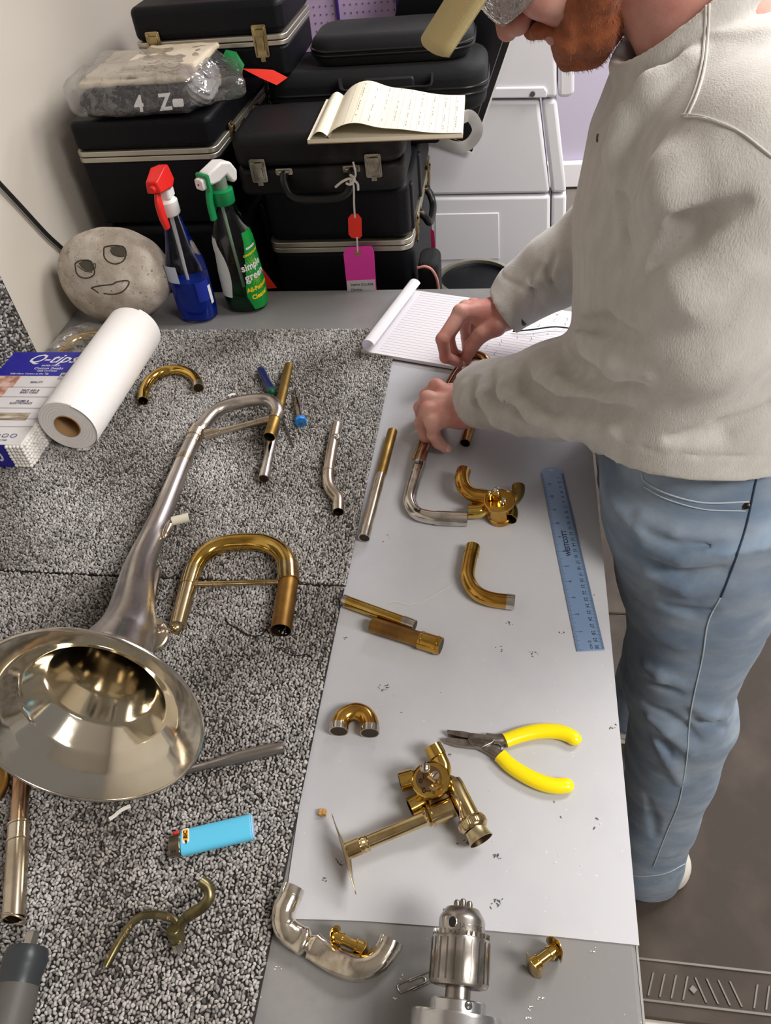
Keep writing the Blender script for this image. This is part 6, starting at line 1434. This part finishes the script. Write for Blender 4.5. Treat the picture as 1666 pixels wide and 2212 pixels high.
# ---- shoes
shoe_w = mat('white_sneaker', lin(226, 222, 214), .6, bump=.15, bs=300); sole_w = mat('rubber_sole', lin(240, 236, 226), .5)
for k, (cx, cy, yaw, lab) in enumerate(((.35, .628, PI+.10, 'near'), (.318, .945, PI-.05, 'far'))):
    d_ = A(math.cos(yaw), math.sin(yaw), 0); s_ = A(-math.sin(yaw), math.cos(yaw), 0)
    q = lambda a, b, z: A(cx, cy, 0)+d_*a+s_*b+A(0, 0, z)
    sf = lambda P: np.maximum(smin(smin(cone(P*A(1, 1, 1), q(-.01, 0, .045), q(.09, 0, .048), .040, .042), cone(P, q(.09, 0, .045), q(.20, .004, .040), .043, .040), .02), cone(P, q(.0, 0, .05), q(.01, 0, .12), .040, .040), .03), .028-P[:, 2])
    so = lambda P: np.maximum(np.maximum(smin(cone(P*A(1, 1, 0), q(-.012, 0, 0), q(.10, 0, 0), .043, .045), cone(P*A(1, 1, 0), q(.10, 0, 0), q(.205, .004, 0), .047, .044), .02), P[:, 2]-.036), .0125-P[:, 2])
    lo_ = A(cx-.27, cy-.09, .0); hi_ = A(cx+.07, cy+.09, .17)
    sh = man.part('shoe', nets(sf, lo_, hi_, .004), shoe_w, sharp=0); man.part('sole', nets(so, lo_, hi_+A(0, 0, -.1), .003), sole_w, parent=sh, sharp=30)
# ---- beard
def beardf(P):
    d = None
    for s in (-1, 1):
        e = chain(P, [H(.067*s, .010, .040), H(.065*s, .012, .0), H(.054*s, .030, -.042), H(.030*s, .056, -.074), H(0, .072, -.084)], [.010, .015, .019, .018, .018], .012); d = e if d is None else smin(d, e, .02)
        d = smin(d, chain(P, [H(.044*s, .052, -.040), H(.028*s, .078, -.062), H(.0, .086, -.072)], [.014, .013, .014], .008), .015)
        d = smin(d, chain(P, [H(.030*s, .083, -.050), H(.022*s, .094, -.039), H(0, .1025, -.034)], [.005, .006, .0055], .004), .004)
    d = smin(d, ell(P, H(0, .038, -.076), (.042, .044, .020), HM), .02)
    return np.maximum(d, -(headf(P)+.004))+.0020*wav(P, 160, 2)+.0013*wav(P, 330, 4)
bV, bF = nets(beardf, (-.11, .75, 1.38), (.20, .97, 1.66), .0022)
beard_m = mat('ginger_beard', lin(168, 94, 54), .8, 0, lin(138, 72, 40), 60, 5, .35, .65, sheen=.2, bump=.5, bs=1100)
bd = man.part('beard', (bV, bF), beard_m, sharp=0)
r4 = np.random.default_rng(4); ids = r4.integers(0, len(bV), 5200); e_ = 1e-3
base = bV[ids]; N_ = np.stack([beardf(base+A(e_, 0, 0))-beardf(base-A(e_, 0, 0)), beardf(base+A(0, e_, 0))-beardf(base-A(0, e_, 0)), beardf(base+A(0, 0, e_))-beardf(base-A(0, 0, e_))], 1); N_ /= np.linalg.norm(N_, axis=1)[:, None]+1e-9
dr = N_*.3-HU*.9+HF*.15+r4.normal(0, .25, N_.shape); dr /= np.linalg.norm(dr, axis=1)[:, None]; ln = r4.uniform(.003, .0065, len(ids))[:, None]
sd_ = np.cross(dr, N_); sd_ /= np.linalg.norm(sd_, axis=1)[:, None]+1e-9
b0_ = base-N_*.0015; m0 = b0_+dr*ln*.5+N_*.001; t0 = b0_+dr*ln
V = np.stack([b0_-sd_*.00028, b0_+sd_*.00028, m0+sd_*.0002, m0-sd_*.0002, t0], 1).reshape(-1, 3); k = np.arange(len(ids))[:, None]*5
man.part('beard_hair', (V, [k+np.array([[0, 1, 2, 3]]), k+np.array([[3, 2, 4]])]), mat('beard_strand', lin(170, 98, 58), .7), parent=bd, sharp=0, kind='stuff')
# hair under the cap
man.part('hair', nets(lambda P: np.maximum(ell(P, H(0, -.022, .040), (.084, .098, .098), HM), (P-H(0, .03, 0))@HF)+.002*wav(P, 140, 2), HO-.16, HO+.16, .004), mat('ginger_hair', lin(150, 84, 46), .7, 0, lin(110, 58, 32), 120), sharp=0)
# ---- cap
tan = mat('tan_cap_cloth', lin(200, 182, 132), .85, 0, bump=.3, bs=700)
cp = man.part('cap', nets(lambda P: np.maximum(ell(P, H(0, -.012, .052), (.089, .110, .098), HM), -((P-H(0, 0, .047))@HU)), HO-.17, HO+.17, .004), tan, sharp=40)
V = []; n_, m_ = 16, 10
for i in range(n_+1):
    for j in range(m_+1):
        s = (i/n_-.5)*2; l = j/m_; f_ = .084+(.094-.018*abs(s)**3)*l; V.append(H(s*.076, f_-.018*s*s*(1-l), .052-.022*s*s-.012*l))
o = man.part('cap_brim', G().add(V, [(i*(m_+1)+j, i*(m_+1)+j+1, (i+1)*(m_+1)+j+1, (i+1)*(m_+1)+j) for i in range(n_) for j in range(m_)]), tan); sdm = o.modifiers.new('solid', 'SOLIDIFY'); sdm.thickness = .0045
# ---- glasses
def lensf(P): return np.maximum(np.maximum(np.abs(ell(P, H(0, .0, .010), (.082, .121, .10), HM))-.0012, np.abs((P-H(0, 0, .012))@HU)-.023), -((P-H(0, .045, 0))@HF))
gl_ = man.part('safety_glasses', nets(lensf, HO-.14, HO+.14, .0018), film_mat('lens', lin(230, 230, 232), .25, .05), sharp=0)
for s in (-1, 1): man.part('temple_arm', G().tube([H(.083*s, .045, .014), H(.086*s, -.02, .014)], .0028, 10), mat('clear_frame%d' % (s+1), lin(200, 200, 200), .2, trans=.5), parent=gl_)
